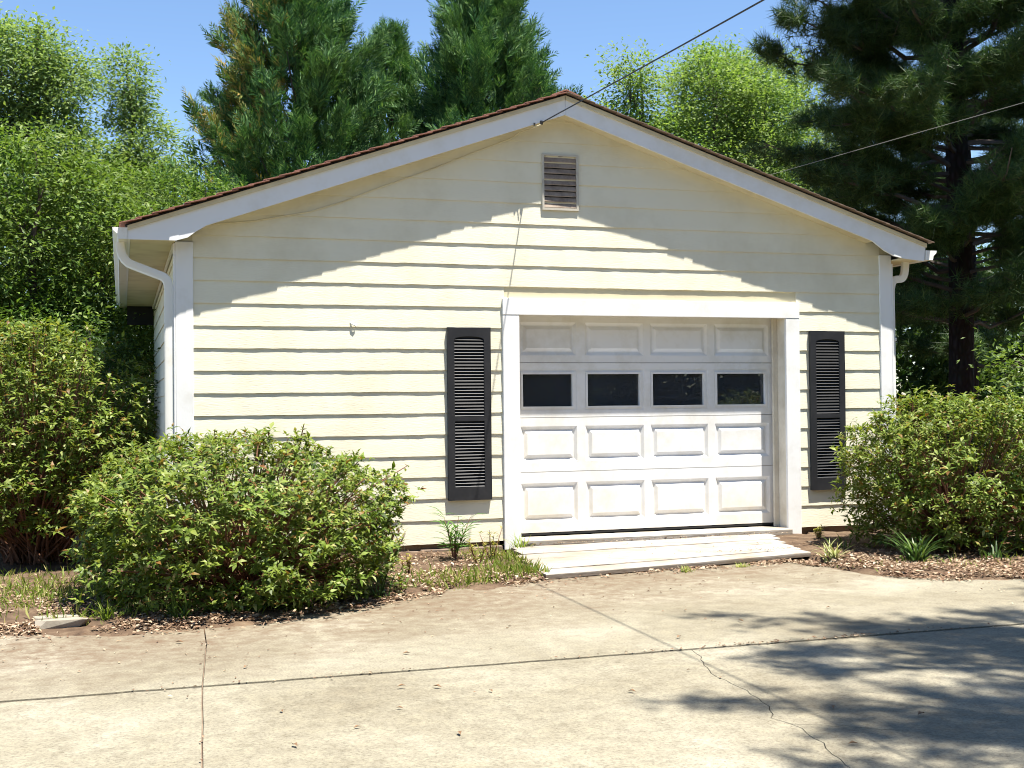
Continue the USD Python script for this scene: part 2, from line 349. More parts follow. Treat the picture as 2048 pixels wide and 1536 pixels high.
CONCRETE_LINKS = [('g.position', 'n1.vector'), ('n1.fac', 'r1.fac'), ('g.position', 'n2.vector'), ('n2.fac', 'r2.fac'),
                  ('r1.color', 'mA.color1'), ('r2.color', 'mA.color2'), ('g.position', 's.vector'), ('g.position', 'n3.vector'),
                  ('n3.fac', 'off.value1'), ('s.x', 'slope.value1'), ('s.y', 'slope.value3'), ('off.value', 'sum.value1'), ('slope.value', 'sum.value2'),
                  ('sum.value', 'soil.value'), ('n5.fac', 'brk.value'), ('soil.result', 'sm.value1'), ('brk.result', 'sm.value2'), ('sm.value', 'mB.fac'), ('g.position', 'n5.vector'), ('n5.fac', 'r5.fac'), ('mA.color', 'm5.color1'), ('r5.color', 'm5.color2'), ('m5.color', 'mB.color1'),
                  ('g.position', 'v.vector'), ('v.distance', 'rv.fac'), ('g.position', 'nm.vector'), ('nm.fac', 'rm.fac'), ('rm.color', 'mC.fac'),
                  ('mB.color', 'mC.color1'), ('rv.color', 'mC.color2'), ('mC.color', 'p.base_color'), ('n2.fac', 'b.height'), ('b.normal', 'p.normal')]
CONCRETE_LINKS = [l for l in CONCRETE_LINKS if l not in (('s.x', 'slope.value1'), ('s.y', 'slope.value3'), ('slope.value', 'sum.value2'))]
CONCRETE_NODES['slope'] = ('math', {'math_type': 'multiply_add', 'value2': -0.30})
CONCRETE_LINKS += [('s.x', 'slope.value1'), ('s.y', 'slope.value3'), ('slope.value', 'sum.value2')]
M['concrete'] = look('old_concrete', CONCRETE_NODES, CONCRETE_LINKS, 'p.BSDF')
M['soil'] = look('bare_soil', {
    'g': ('geometry', {}), 'n': ('noise_texture', {'scale': 5.0, 'detail': 8.0, 'roughness': 0.7}),
    'r': ('rgb_ramp', {'ramp': [(0.3, (0.05, 0.034, 0.024)), (0.5, (0.105, 0.07, 0.046)), (0.65, (0.16, 0.115, 0.075)), (0.8, (0.21, 0.165, 0.11))]}),
    'n2': ('noise_texture', {'scale': 70.0, 'detail': 4.0}), 'b': ('bump', {'strength': 0.8, 'distance': 0.012}),
    'p': ('principled_bsdf', {'roughness': 0.95, 'specular_ior_level': 0.1})},
    [('g.position', 'n.vector'), ('n.fac', 'r.fac'), ('r.color', 'p.base_color'), ('g.position', 'n2.vector'), ('n2.fac', 'b.height'), ('b.normal', 'p.normal')], 'p.BSDF')
M['ground'] = look('forest_floor', {
    'g': ('geometry', {}), 'n': ('noise_texture', {'scale': 0.6, 'detail': 8.0, 'roughness': 0.7}),
    'r': ('rgb_ramp', {'ramp': [(0.3, (0.05, 0.06, 0.02)), (0.5, (0.10, 0.08, 0.04)), (0.7, (0.08, 0.10, 0.03))]}),
    'p': ('principled_bsdf', {'roughness': 0.95})}, [('g.position', 'n.vector'), ('n.fac', 'r.fac'), ('r.color', 'p.base_color')], 'p.BSDF')
M['dry_leaf'] = painted('dry_leaf_look', (0.20, 0.12, 0.065), (0.12, 0.07, 0.04), scale=30.0, rough=0.8)
M['stone'] = painted('pale_stone', (0.27, 0.24, 0.19), (0.13, 0.105, 0.08), scale=9.0, rough=0.85, grain=0.4, fine=40)

# ------------------------------------------------------------------ ground, driveway, bed
G = 260.0
gv = np.array([(x, y, -0.08) for x in np.linspace(-G, G, 9) for y in np.linspace(-G, G, 9)])
gf = np.array([(i * 9 + j, (i + 1) * 9 + j, (i + 1) * 9 + j + 1, i * 9 + j + 1) for i in range(8) for j in range(8)])
put('ground', (gv, gf), M['ground'], kind='structure', label='forest floor and rough lawn beyond the driveway')

BED = np.array([(-14, -2.9), (-3.42, -3.03), (-2.82, -3.11), (-2.37, -3.2), (-1.79, -3.08), (-1.17, -2.79), (-.54, -2.44), (.35, -2.11), (.8, -1.95),
                (2.85, -1.80), (2.98, -2.3), (3.1, -2.8), (3.35, -3.1), (3.98, -3.42), (6, -4.1), (14, -6.5)], float)


def y_bed(x):
    return np.interp(x, BED[:, 0], BED[:, 1])


rg = np.random.default_rng(11)
drive = Polygon([(x, y + 0.45) for x, y in BED] + [(14, -19), (-14, -19)])


def ragged(points, step, amp, seed):
    r = np.random.default_rng(seed)
    out = [np.array(points[0], float)]
    for a, b in zip(points[:-1], points[1:]):
        a, b = np.array(a, float), np.array(b, float)
        n = max(1, int(np.linalg.norm(b - a) / step))
        for t in range(1, n + 1):
            p = a + (b - a) * t / n
            out.append(p + r.normal(0, amp, 2) * (t < n))
    return LineString(out)


cuts = [ragged([(-15, -4.80), (-3.25, -4.89), (-.72, -4.905), (2.0, -4.91), (15, -4.97)], .09, .003, 1).buffer(.0065),
        ragged([(-2.10, -1.0), (-2.21, -3.8), (-2.30, -4.9), (-2.388, -6.34), (-3.0, -20)], .3, .0008, 2).buffer(.0042),
        ragged([(.436, -4.9), (.40, -5.1), (.28, -5.44), (.25, -5.8), (.20, -6.21), (.10, -6.4), (.14, -6.6), (.07, -6.9), (.0, -7.3), (-.1, -9), (.1, -20)], .07, .009, 4).buffer(.0022),
        ragged([(.12, -6.5), (.5, -6.75), (.8, -7.1), (1.4, -7.6)], .05, .010, 5).buffer(.0018)]
slabs = drive.difference(unary_union(cuts))
dw = path_for('/World', 'driveway')
tag(UsdGeom.Xform.Define(stage, dw).GetPrim(), 'old stained concrete driveway of large slabs with open joints', None, None, 'structure')
for i, g in enumerate(sorted(slabs.geoms, key=lambda g: (-g.area))):
    if g.area < 0.05:
        continue
    m = trimesh.creation.extrude_polygon(g, 0.12, engine='earcut')
    m.apply_translation((0, 0, -0.12 - (0.006 if g.centroid.y < -5.5 else 0.0)))
    put('slab', m, M['concrete'], dw)
put('joint_bed', bx(-14, 14, -19, -1.6, -0.06, -0.022), M['foundation'], dw)

# planting bed: a bumpy sheet that dips under the slabs along its ragged front edge
xs = np.concatenate([np.linspace(-13, -4.2, 60), np.linspace(-4.1, 5.6, 260), np.linspace(5.7, 13, 50)])
ts = np.concatenate([np.linspace(-0.4, 1.6, 70), np.linspace(1.65, 14, 60)])
X, T = np.meshgrid(xs, ts, indexing='ij')
Y = y_bed(X) + T
pts = np.stack([X, Y, 0 * X], -1)
N1 = meshkit.fbm(pts * 2.2, 4, 3) - .5
N2 = meshkit.fbm(pts * 14, 3, 8) - .5
Z = np.clip((T + N1 * .55) * .16, -.06, .03) + N1 * .03 + N2 * .022
Z = np.where(T > 1.7, Z + 0.0, Z)
front = (X > .72) & (X < 3.2) & (Y < .25) & (Y > -2.3)      # kept low under the wooden ramp
Z = np.where(front, np.minimum(Z, -0.015 + N2 * .01), Z)
Z = np.where((X > -2.15) & (X < 5.15) & (Y > 0.05), -0.05, Z)
BEDGRID = (xs, ts, Z)
ny = len(ts)
k = (np.arange(len(xs) - 1)[:, None] * ny + np.arange(ny - 1)[None]).ravel()
put('planting_bed', (np.stack([X, Y, Z], -1).reshape(-1, 3), np.stack([k, k + ny, k + ny + 1, k + 1], 1)), M['soil'], kind='structure',
    label='bare reddish soil bed along the front of the garage', smooth=True)


def bed_z(x, y):
    i = np.clip(np.searchsorted(xs, x), 1, len(xs) - 1); t = y - y_bed(x)
    j = np.clip(np.searchsorted(ts, t), 1, ny - 1)
    return np.maximum(Z[i, j], np.where(t < .25, 0, -1))


# ------------------------------------------------------------------ garage
XL, XR, YB = -2.21, 5.19, 7.7
AX, AZ = 1.425, 4.385                       # ridge, top of rake board
EL, ELZ, ER, ERZ = -2.627, 2.985, 5.515, 3.07
YF = -0.205


def rake_top(x):
    x = np.asarray(x, float)
    return np.where(x < AX, ELZ + (x - EL) * (AZ - ELZ) / (AX - EL), AZ + (x - AX) * (ERZ - AZ) / (ER - AX))


garage = thing('garage', 'cream lap sided garage with white trim and low gable roof', 'garage')
wallpoly = Polygon([(XL, 0.084), (XR, 0.084), (XR, float(rake_top(XR)) - .06), (AX, AZ - .06), (XL, float(rake_top(XL)) - .06)])
wallpoly = wallpoly.difference(sbox(0.97, 0.0, 3.935, 2.30))
put('front_wall', prism_xz(wallpoly, 0.0, 0.09), M['wall'], garage)
put('side_wall', bx(XL, XL + .09, .092, YB, 0.02, 2.9), M['wall'], garage)
put('side_wall', bx(XR - .09, XR, .092, YB, 0.02, 2.9), M['wall'], garage)
put('back_wall', prism_xz(Polygon([(XL, 0.02), (XR, 0.02), (XR, 2.9), (AX, AZ - .1), (XL, 2.9)]), YB + .002, YB + .09), M['wall'], garage)
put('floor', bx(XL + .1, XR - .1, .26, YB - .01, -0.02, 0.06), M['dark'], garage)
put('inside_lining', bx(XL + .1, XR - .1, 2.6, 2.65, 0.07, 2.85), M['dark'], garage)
put('foundation', bx(XL + .02, 0.80, 0.035, .085, -.15, .083), M['foundation'], garage)
put('foundation', bx(4.10, XR - .02, 0.035, .085, -.15, .083), M['foundation'], garage)
# footing blocks seen under the siding beside the door
for x0, x1, z1 in ((-.62, -.33, .018), (-.30, -.02, .025), (-.0, .34, .035), (.36, .62, .04), (.64, .80, .045)):
    put('footing_block', bevel_box(x0, x1, -.045 - .01 * ((x0 * 7) % 1), .003, -.12, z1, .006), M['foundation'], garage)

# lap siding, one board per course and side
rb = np.random.default_rng(5)


def board(x0, x1, zb, zt, seed, axis='x', clip=None):
    n = max(8, int((x1 - x0) / .035))
    x = np.linspace(x0, x1, n)
    wob = (meshkit.fbm(np.stack([x * 9, 0 * x + seed * 3.1, 0 * x], 1), 4, seed % 97) - .5)
    butt = .0142 + wob * .005
    top = np.full(n, zt)
    bot = zb + (meshkit.fbm(np.stack([x * 2.0, 0 * x + seed, 0 * x], 1), 3, seed % 89) - .5) * .006 + (meshkit.noise(np.stack([x * 14, 0 * x + seed, 0 * x], 1), 7) - .5) * .003
    if clip is not None:
        top = np.minimum(top, clip(x))
        keep = top > bot + .004
        if keep.sum() < 3:
            return None
        x, butt, top, bot = x[keep], butt[keep], top[keep], bot[keep]
        n = len(x)
    fr = (top - bot) / (zt - zb)
    midz = bot + (top - bot) * .5
    rows = [(0.0005 + 0 * x, bot), (-butt, bot), (-butt * .62 + (meshkit.noise(np.stack([x * 5, 0 * x + seed, 0 * x + 5], 1), 3) - .5) * .0012, midz), (-butt + (butt - .002) * fr, top), (0.0005 + 0 * x, top)]
    V = np.vstack([np.stack([x, y, z], 1) for y, z in rows])
    F = []
    for r in range(4):
        i = np.arange(n - 1) + r * n
        F.append(np.stack([i, i + 1, i + n + 1, i + n], 1))
    e = [(0, n, 2 * n, 3 * n), (n - 1, 4 * n - 1, 3 * n - 1, 2 * n - 1)]
    return V, np.vstack(F + [np.array(e)])


SP = 0.2032
under = lambda x: rake_top(x) - .15
for kk in range(-6, 15):
    zb = 2.95 - SP * kk
    if kk == 14:
        zb = 0.085
    zt = 2.95 - SP * (kk - 1) + .012
    spans = [(-2.072, 5.064)]
    if kk >= 3:
        spans = [(-2.072, .85), (4.05, 5.064)]
    for s, (a, b) in enumerate(spans):
        m = board(a, b, zb, zt, kk + 40 + 100 * s, clip=under if kk < 3 else None)
        if m is not None:
            put('siding_board', m, M['siding'], garage)
for kk in range(0, 15):                      # left flank
    zb, zt = 2.95 - SP * kk - (.02 if kk == 14 else 0), 2.95 - SP * (kk - 1) + .012
    if kk == 0:
        continue
    v, f = board(0.10, YB, zb, min(zt, 2.87), kk + 300)
    v = np.stack([XL + v[:, 1], v[:, 0], v[:, 2]], 1)
    put('siding_board', (v, f[:, ::-1]), M['siding'], garage)

# corner boards
put('corner_board', bevel_box(-2.222, -2.068, -.028, -.0005, .055, 2.885), M['white'], garage)
put('corner_board', bevel_box(-2.238, -2.2225, -.028, .09, .055, 2.87, .003), M['white'], garage)
put('corner_board', bevel_box(5.060, 5.204, -.028, -.0005, .055, 2.96), M['white'], garage)
put('corner_board', bevel_box(5.2045, 5.222, -.028, .09, .055, 2.87, .003), M['white'], garage)

# rake boards with the boxed eave ends
lp = [(EL, float(rake_top(EL))), (AX, AZ), (AX, AZ - .185), (-1.96, float(rake_top(-1.96)) - .205), (-2.05, 2.955), (-2.12, 2.90), (-2.22, 2.870), (EL, 2.868)]
rp = [(ER, float(rake_top(ER))), (AX + .003, AZ), (AX + .003, AZ - .185), (4.86, float(rake_top(4.86)) - .20), (5.0, 2.985), (5.12, 2.93), (5.25, 2.905), (ER - .03, 2.885)]
put('rake_board', prism_xz(Polygon(lp), YF, YF + .022), M['fascia'], garage)
put('rake_board', prism_xz(Polygon(rp), YF, YF + .022), M['fascia'], garage)
# narrow trim under the shingles on the rake
for a, b in ((EL, AX - .002), (AX + .004, ER)):
    q = [(a, float(rake_top(a)) + .001), (b, float(rake_top(b)) + .001), (b, float(rake_top(b)) - .038), (a, float(rake_top(a)) - .038)]
    put('rake_trim', prism_xz(Polygon(q), YF - .018, YF - .001), M['soffit'], garage)
# soffits
sl = [(-2.0, float(rake_top(-2.0)) - .185), (AX, AZ - .168), (AX, AZ - .150), (-2.0, float(rake_top(-2.0)) - .165)]
sr = [(4.9, float(rake_top(4.9)) - .185), (AX + .002, AZ - .168), (AX + .002, AZ - .150), (4.9, float(rake_top(4.9)) - .165)]
put('rake_soffit', prism_xz(Polygon(sl), YF + .023, -.0005), M['soffit'], garage)
put('rake_soffit', prism_xz(Polygon(sr), YF + .023, -.0005), M['soffit'], garage)
put('eave_soffit', bx(EL + .024, XL - .014, YF + .024, YB, 2.875, 2.888), M['soffit'], garage)
put('eave_soffit', bx(XR + .014, ER - .024, YF + .024, YB, 2.898, 2.911), M['soffit'], garage)
put('frieze_strip', bx(XL - .034, XL - .0145, .0905, YB, 2.835, 2.874), M['fascia'], garage)
put('eave_board', bx(EL, EL + .022, YF + .0235, YB, 2.868, 2.985), M['fascia'], garage)
put('eave_board', bx(ER - .022, ER, YF + .0235, YB, 2.892, 3.07), M['fascia'], garage)
put('eave_return', bx(EL + .03, XL - .016, YB - .2, YB - .17, 2.6, 2.874), M['dark'], garage)

# roof deck and shingle courses
for side in (0, 1):
    a, b = ((EL - .02, AX) if side == 0 else (AX + .002, ER + .02))
    q = [(a, float(rake_top(a)) + .002), (b, float(rake_top(b)) + .002), (b, float(rake_top(b)) + .016), (a, float(rake_top(a)) + .016)]
    put('roof_deck', prism_xz(Polygon(q), YF - .01, YB + .25), M['dark'], garage)
rs = np.random.default_rng(21)
for side in (0, 1):
    e0 = np.array([EL - .05, float(rake_top(EL - .05)) + .017]) if side == 0 else np.array([ER + .045, float(rake_top(ER + .045)) + .017])
    e1 = np.array([AX, AZ + .017])
    d = e1 - e0; Ls = np.linalg.norm(d); d /= Ls; nrm = np.array([-d[1], d[0]]) if side == 0 else np.array([d[1], -d[0]])
    nc = 30
    for i in range(nc):
        s0, s1 = i * Ls / nc - .012, min((i + 1.25) * Ls / nc, Ls)
        lift0, th = (.013 + rs.uniform(0, .006), .008) if side == 0 else (.007 + rs.uniform(0, .003), .006)
        p = [e0 + d * s0 + nrm * lift0, e0 + d * s1 + nrm * .001, e0 + d * s1 + nrm * (.001 + th), e0 + d * s0 + nrm * (lift0 + th)]
        over = rs.uniform(.040, .050)
        put('shingle_course', prism_xz(Polygon(p), YF - .022 - over, YB + .27), M['shingle'] if side == 0 else M['shingle_dark'], garage)
for j in range(28):                          # ridge caps
    y0 = YF - .045 + j * .29
    cap = [(AX - .15, AZ + .028 - .15 * .345), (AX, AZ + .034), (AX + .15, AZ + .028 - .15 * .322), (AX + .15, AZ + .038 - .15 * .322), (AX, AZ + .047), (AX - .15, AZ + .038 - .15 * .345)]
    m = prism_xz(Polygon(cap), y0, y0 + .31)
    m.vertices[:, 2] += (m.vertices[:, 1] - y0 < .01) * .008
    put('ridge_shingle', m, M['shingle'], garage)

# gutters and downspouts
def gutter(x, z, sgn):
    """K-style trough: back on the eave board at x, opening upward, sgn = outward direction."""
    prof = [(0, 0), (0, -.105), (.075, -.105), (.085, -.06), (.12, -.028), (.125, -.004), (.118, -.004), (.113, -.024), (.079, -.056), (.070, -.100), (.004, -.100), (.004, 0)]
    return prism_xz(Polygon([(x + sgn * a, z + b) for a, b in prof]), YF - .012, YB + .1), \
        prism_xz(Polygon([(x + sgn * a, z + b) for a, b in [(.004, -.003), (.004, -.1), (.070, -.100), (.079, -.056), (.113, -.024), (.116, -.003)]]), YF - .010, YF - .006)


for x, z, s in ((EL - .001, 2.972, -1), (ER + .001, 3.002, 1)):
    h = holder(garage, 'gutter')
    a, b = gutter(x, z, s)
    put('trough', a, M['gutter'], h)
    put('end_cap', b, M['gutter'], h)


def spout(path, w, d):
    """Rectangular pipe along a path in the x,z plane (with y), rounded corners."""
    P = np.array(path, float)
    T = np.gradient(P, axis=0); T = unit(T)
    V = []
    cs = [(-.5, -.32), (-.32, -.5), (.32, -.5), (.5, -.32), (.5, .32), (.32, .5), (-.32, .5), (-.5, .32)]
    for p, t in zip(P, T):
        yv = np.array([0, 1.0, 0]); xv = unit(np.cross(yv, t))
        V += [p + xv * w * a + yv * d * b for a, b in cs]
    V = np.array(V); n = 8; F = []
    for i in range(len(P) - 1):
        for j in range(n):
            k2 = (j + 1) % n
            F.append((i * n + j, i * n + k2, (i + 1) * n + k2, (i + 1) * n + j))
    F.append((0, 3, 2, 1)); F.append((0, 7, 4, 3)); F.append((7, 6, 5, 4))
    e = (len(P) - 1) * n
    F += [(e, e + 1, e + 2, e + 3), (e, e + 3, e + 4, e + 7), (e + 4, e + 5, e + 6, e + 7)]
    return V, np.array(F)


def arc(p0, p1, p2, n=6):
    p0, p1, p2 = map(np.array, (p0, p1, p2)); t = np.linspace(0, 1, n)[:, None]
    return list((1 - t) ** 2 * p0 + 2 * t * (1 - t) * p1 + t ** 2 * p2)


for pth, strap_z in ((arc((-2.69, .02, 2.865), (-2.69, .02, 2.70), (-2.58, .02, 2.665)) + arc((-2.34, .02, 2.575), (-2.278, .02, 2.555), (-2.278, .02, 2.46)) + [(-2.278, .02, z) for z in (2.0, 1.5, 1.0, .5, .12)], .5),
                     (arc((5.44, .06, 2.9), (5.44, .06, 2.72), (5.37, .06, 2.715), 8) + arc((5.31, .06, 2.71), (5.252, .06, 2.69), (5.252, .06, 2.56), 8) + [(5.252, .06, z) for z in (2.0, 1.5, 1.0, .5, .12)], 2.06)):
    h = holder(garage, 'downspout')
    put('pipe', spout(pth, .078, .06), M['gutter'], h, smooth=40)
    x, y = pth[-1][0], pth[-1][1]
    put('strap', bevel_box(x - .062, x + .046, y - .036, y + .034, strap_z - .017, strap_z + .017, .003), M['gutter'], h)

# door casing and jambs
put('door_casing', bevel_box(.827, .995, -.034, -.0005, .0, 2.262), M['white'], garage)
put('door_casing', bevel_box(3.911, 4.073, -.034, -.0005, .018, 2.267), M['white'], garage)
put('door_casing', bevel_box(.827, 4.073, -.037, -.0005, 2.2675, 2.43), M['white'], garage)
put('door_jamb', bx(.972, .990, .0, .26, .08, 2.278), M['jamb'], garage)
put('door_jamb', bx(3.915, 3.933, .0, .26, .06, 2.278), M['jamb'], garage)
put('door_jamb', bx(.972, 3.933, .0, .26, 2.28, 2.298), M['jamb'], garage)
put('door_stop', bevel_box(3.862, 3.9145, .15, .185, .085, 2.279, .004), M['jamb'], garage)
put('door_stop', bevel_box(.9905, 1.02, .15, .185, .085, 2.279, .004), M['jamb'], garage)

# sectional door
door = holder(garage, 'garage_door')
YD = .208
sect = [(.125, .722), (.727, 1.262), (1.267, 1.808), (1.813, 2.30)]
pan_x = [(1.075, 1.672), (1.762, 2.402), (2.476, 3.124), (3.205, 3.838)]


def ring_panel(x0, x1, z0, z1, rings):
    """Concentric rectangles at given (inset, depth); the last one is closed."""
    V, F = [], []
    for ins, dep in rings:
        V += [(x0 + ins, YD + dep, z0 + ins), (x1 - ins, YD + dep, z0 + ins), (x1 - ins, YD + dep, z1 - ins), (x0 + ins, YD + dep, z1 - ins)]
    for r in range(len(rings) - 1):
        for j in range(4):
            a, b = r * 4 + j, r * 4 + (j + 1) % 4
            F.append((a, b, b + 4, a + 4))
    e = (len(rings) - 1) * 4
    F.append((e, e + 1, e + 2, e + 3))
    return np.array(V), np.array(F)


for si, (z0, z1) in enumerate(sect):
    tilt = .0
    hole_z = [(.228, .615), (.825, 1.178), (1.335, 1.742), (1.885, 2.215)][si]
    poly = sbox(.9915, z0, 3.9135, z1)
    for a, b in pan_x:
        poly = poly.difference(sbox(a, hole_z[0], b, hole_z[1]))
    m = prism_xz(poly, YD, YD + .02)
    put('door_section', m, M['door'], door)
    for a, b in pan_x:
        if si == 2:
            w0, w1, v0, v1 = a + .028, b - .045, hole_z[0] + .04, hole_z[1] - .045
            fr = sbox(a, hole_z[0], b, hole_z[1]).difference(sbox(w0, v0, w1, v1))
            put('window_frame', prism_xz(fr, YD + .006, YD + .03), M['door'], door)
            lip = sbox(w0 - .02, v0 - .02, w1 + .02, v1 + .02).difference(sbox(w0, v0, w1, v1))
            put('window_frame', prism_xz(lip, YD - .006, YD + .0055), M['door'], door)
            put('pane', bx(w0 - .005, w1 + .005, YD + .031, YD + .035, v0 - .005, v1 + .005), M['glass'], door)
        else:
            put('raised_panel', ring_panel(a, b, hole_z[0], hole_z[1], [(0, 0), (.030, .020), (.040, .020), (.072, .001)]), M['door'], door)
put('bottom_seal', bevel_box(1.0, 3.905, YD + .002, YD + .03, .098, .124, .004), M['dark'], door)

# shutters
def shutter(x0, z0, x1, z1):
    h = holder(garage, 'shutter')
    w = x1 - x0
    l0, l1 = x0 + .066, x1 - .068
    tops = ((z0 + .80, z1 - .095), (z0 + .125, z0 + .775 - .02))
    fr = sbox(x0, z0, x1, z1)
    ops = []
    (a0, a1), (b0, b1) = tops
    t = np.linspace(0, np.pi, 15)
    archtop = Polygon([(l0, a0), (l1, a0), (l1, a1 - .02)] + [((l0 + l1) / 2 + np.cos(k2) * (l1 - l0) / 2 * .98, a1 - .02 + np.sin(k2) * .03) for k2 in t] + [(l0, a1 - .02)]).buffer(0)
    low = sbox(l0, b0, l1, b1)
    fr = fr.difference(archtop).difference(low)
    put('shutter_frame', prism_xz(fr, -.047, -.017), M['shutter'], h)
    put('shutter_back', bx(x0 + .01, x1 - .01, -.024, -.0172 + .003, z0 + .01, z1 - .01), M['shutter'], h)
    put('shutter_rim', prism_xz(sbox(x0, z0, x1, z1).difference(sbox(x0 + .012, z0 + .012, x1 - .012, z1 - .012)), -.0165, -.011), M['shutter'], h)
    for zz0, zz1 in ((a0, a1), (b0, b1)):
        n = int(round((zz1 - zz0) / .0305))
        for i in range(n):
            z = zz0 + (i + .5) * (zz1 - zz0) / n
            pr = [(-.044, z - .011), (-.0245, z + .010), (-.0245, z + .004), (-.040, z - .0145)]
            V = np.array([(xx, y, zz) for xx in (l0 + .001, l1 - .001) for y, zz in pr])
            F = np.array([(0, 1, 5, 4), (1, 2, 6, 5), (2, 3, 7, 6), (3, 0, 4, 7), (0, 3, 2, 1), (4, 5, 6, 7)])
            put('louver', (V, F[:, ::-1]), M['shutter'], h)
    return h


shutter(.272, .49, .700, 2.140)
shutter(4.192, .47, .0 + 4.605, 2.138)

# gable vent
vent = holder(garage, 'gable_vent')
put('vent_frame', prism_xz(sbox(1.246, 3.30, 1.626, 3.85).difference(sbox(1.266, 3.322, 1.602, 3.832)), -.030, -.002), M['vent_frame'], vent)
put('vent_back', bx(1.262, 1.606, -.011, -.0135 + .004, 3.318, 3.836), M['dark'], vent)
for i in range(9):
    z = 3.335 + i * .056
    V = np.array([(xx, y, zz) for xx in (1.2665, 1.6015) for y, zz in ((-.027, z - .006), (-.012, z + .036), (-.0115, z + .033), (-.024, z - .012))])
    F = np.array([(0, 1, 5, 4), (1, 2, 6, 5), (2, 3, 7, 6), (3, 0, 4, 7), (0, 3, 2, 1), (4, 5, 6, 7)])
    put('vent_slat', (V, F[:, ::-1]), M['vent'], vent)
# little bent bracket left on the siding
put('wire_bracket', join([tube([(-.655, -.012, 2.176), (-.635, -.026, 2.160), (-.612, -.028, 2.150), (-.60, -.02, 2.146)], [.005, .007, .008, .006], 6)]), M['gutter'], garage)
# insulator under the rake where the service drop lands
put('cable_clamp', join([bx(1.165, 1.19, -.223, -.2055, 4.09, 4.125), bx(1.10, 1.115, -.22, -.2055, 4.075, 4.10)]), M['cable'], garage)

# ------------------------------------------------------------------ wires
S0 = np.array([1.185, -.222, 4.11])
t = np.linspace(0, 1, 40)[:, None]
WX, WZ = -.03, -.05
S1 = S0 + np.array([WX, -1.0, WZ]) * 16
drop = S0 + (S1 - S0) * t; drop[:, 2] -= (.12 * t * (1 - t))[:, 0]
put('service_cable', tube(drop, .006, 7), M['cable'], label='black service cable running up from the gable peak to the right', cat='cable', smooth=True)
wp = np.array([(1.16, -.235, 4.08), (1.0, -.06, 4.03), (.93, -.022, 3.98), (.52, -.022, 3.81), (.1, -.022, 3.63), (-.36, -.022, 3.45), (-.72, -.022, 3.30), (-1.02, -.022, 3.195), (-1.56, -.022, 3.085), (-2.0, -.03, 3.035), (-2.1, -.03, 3.02)])
put('wall_wire', tube(wp, .0055, 6), M['soffit'], label='thin painted wire sagging across the gable siding to the left corner', cat='wire', smooth=True)
# ------------------------------------------------------------------ wooden ramp
ramp = thing('wooden_ramp', 'weathered pale plank ramp on the ground before the garage door', 'ramp')
put('sill', bevel_box(.995, 3.91, -.13, .215, .0, .088, .006), M['plank'], ramp)
edges_l = [-.20, -.47, -.75, -1.12, -1.50, -1.77, -2.06]
edges_r = [-.17, -.38, -.60, -.88, -1.17, -1.40, -1.64]
xl = [.88, .80, .72, .66, .60, .56, .53]
xr = [3.60, 3.52, 3.46, 3.36, 3.30, 3.22, 3.20]
rw = np.random.default_rng(8)
for i in range(6):
    g_ = .015
    a0, a1, b0, b1 = edges_l[i] - g_, edges_l[i + 1] + g_, edges_r[i] - g_, edges_r[i + 1] + g_
    x0, x1 = (xl[i] + xl[i + 1]) / 2 + rw.uniform(-.02, .02), (xr[i] + xr[i + 1]) / 2 + rw.uniform(-.03, .02)
    zt = .050 - .0015 * i + rw.uniform(-.009, .009)
    lerp = lambda p, q, x: p + (q - p) * (x - .6) / 2.75
    n = 24
    xx = np.linspace(x0, x1, n)
    wv = (meshkit.fbm(np.stack([xx * 1.3, 0 * xx + i, 0 * xx], 1), 3, i) - .5) * .012
    rise = .012 * (xx - x0) / (x1 - x0)
    yb, yf = lerp(a0, b0, xx), lerp(a1, b1, xx)
    c = .005
    prof = [(yb, -.0 * xx + zt - .04), (yb, zt + wv + rise - c), (yb - c, zt + wv + rise), (yf + c, zt + wv + rise), (yf, zt + wv + rise - c), (yf, 0 * xx + zt - .04 + rise)]
    V = np.vstack([np.stack([xx, y, z + 0 * xx], 1) for y, z in prof]); m = len(prof)
    F = []
    for r in range(m):
        r2 = (r + 1) % m
        i0 = np.arange(n - 1) + r * n; i1 = np.arange(n - 1) + r2 * n
        F.append(np.stack([i0, i0 + 1, i1 + 1, i1], 1))
    caps = []
    for e in (0, n - 1):
        idx = [r * n + e for r in range(m)]
        q4 = [(idx[0], idx[1], idx[2], idx[5]), (idx[2], idx[3], idx[4], idx[5])]
        caps += [q if e == 0 else q[::-1] for q in q4]
    put('plank', (V, np.vstack(F + [np.array(caps)])), M['plank'], ramp)
put('joist', bevel_box(.75, 3.3, -1.1, -1.02, -.06, .008, .004), M['plank'], ramp)

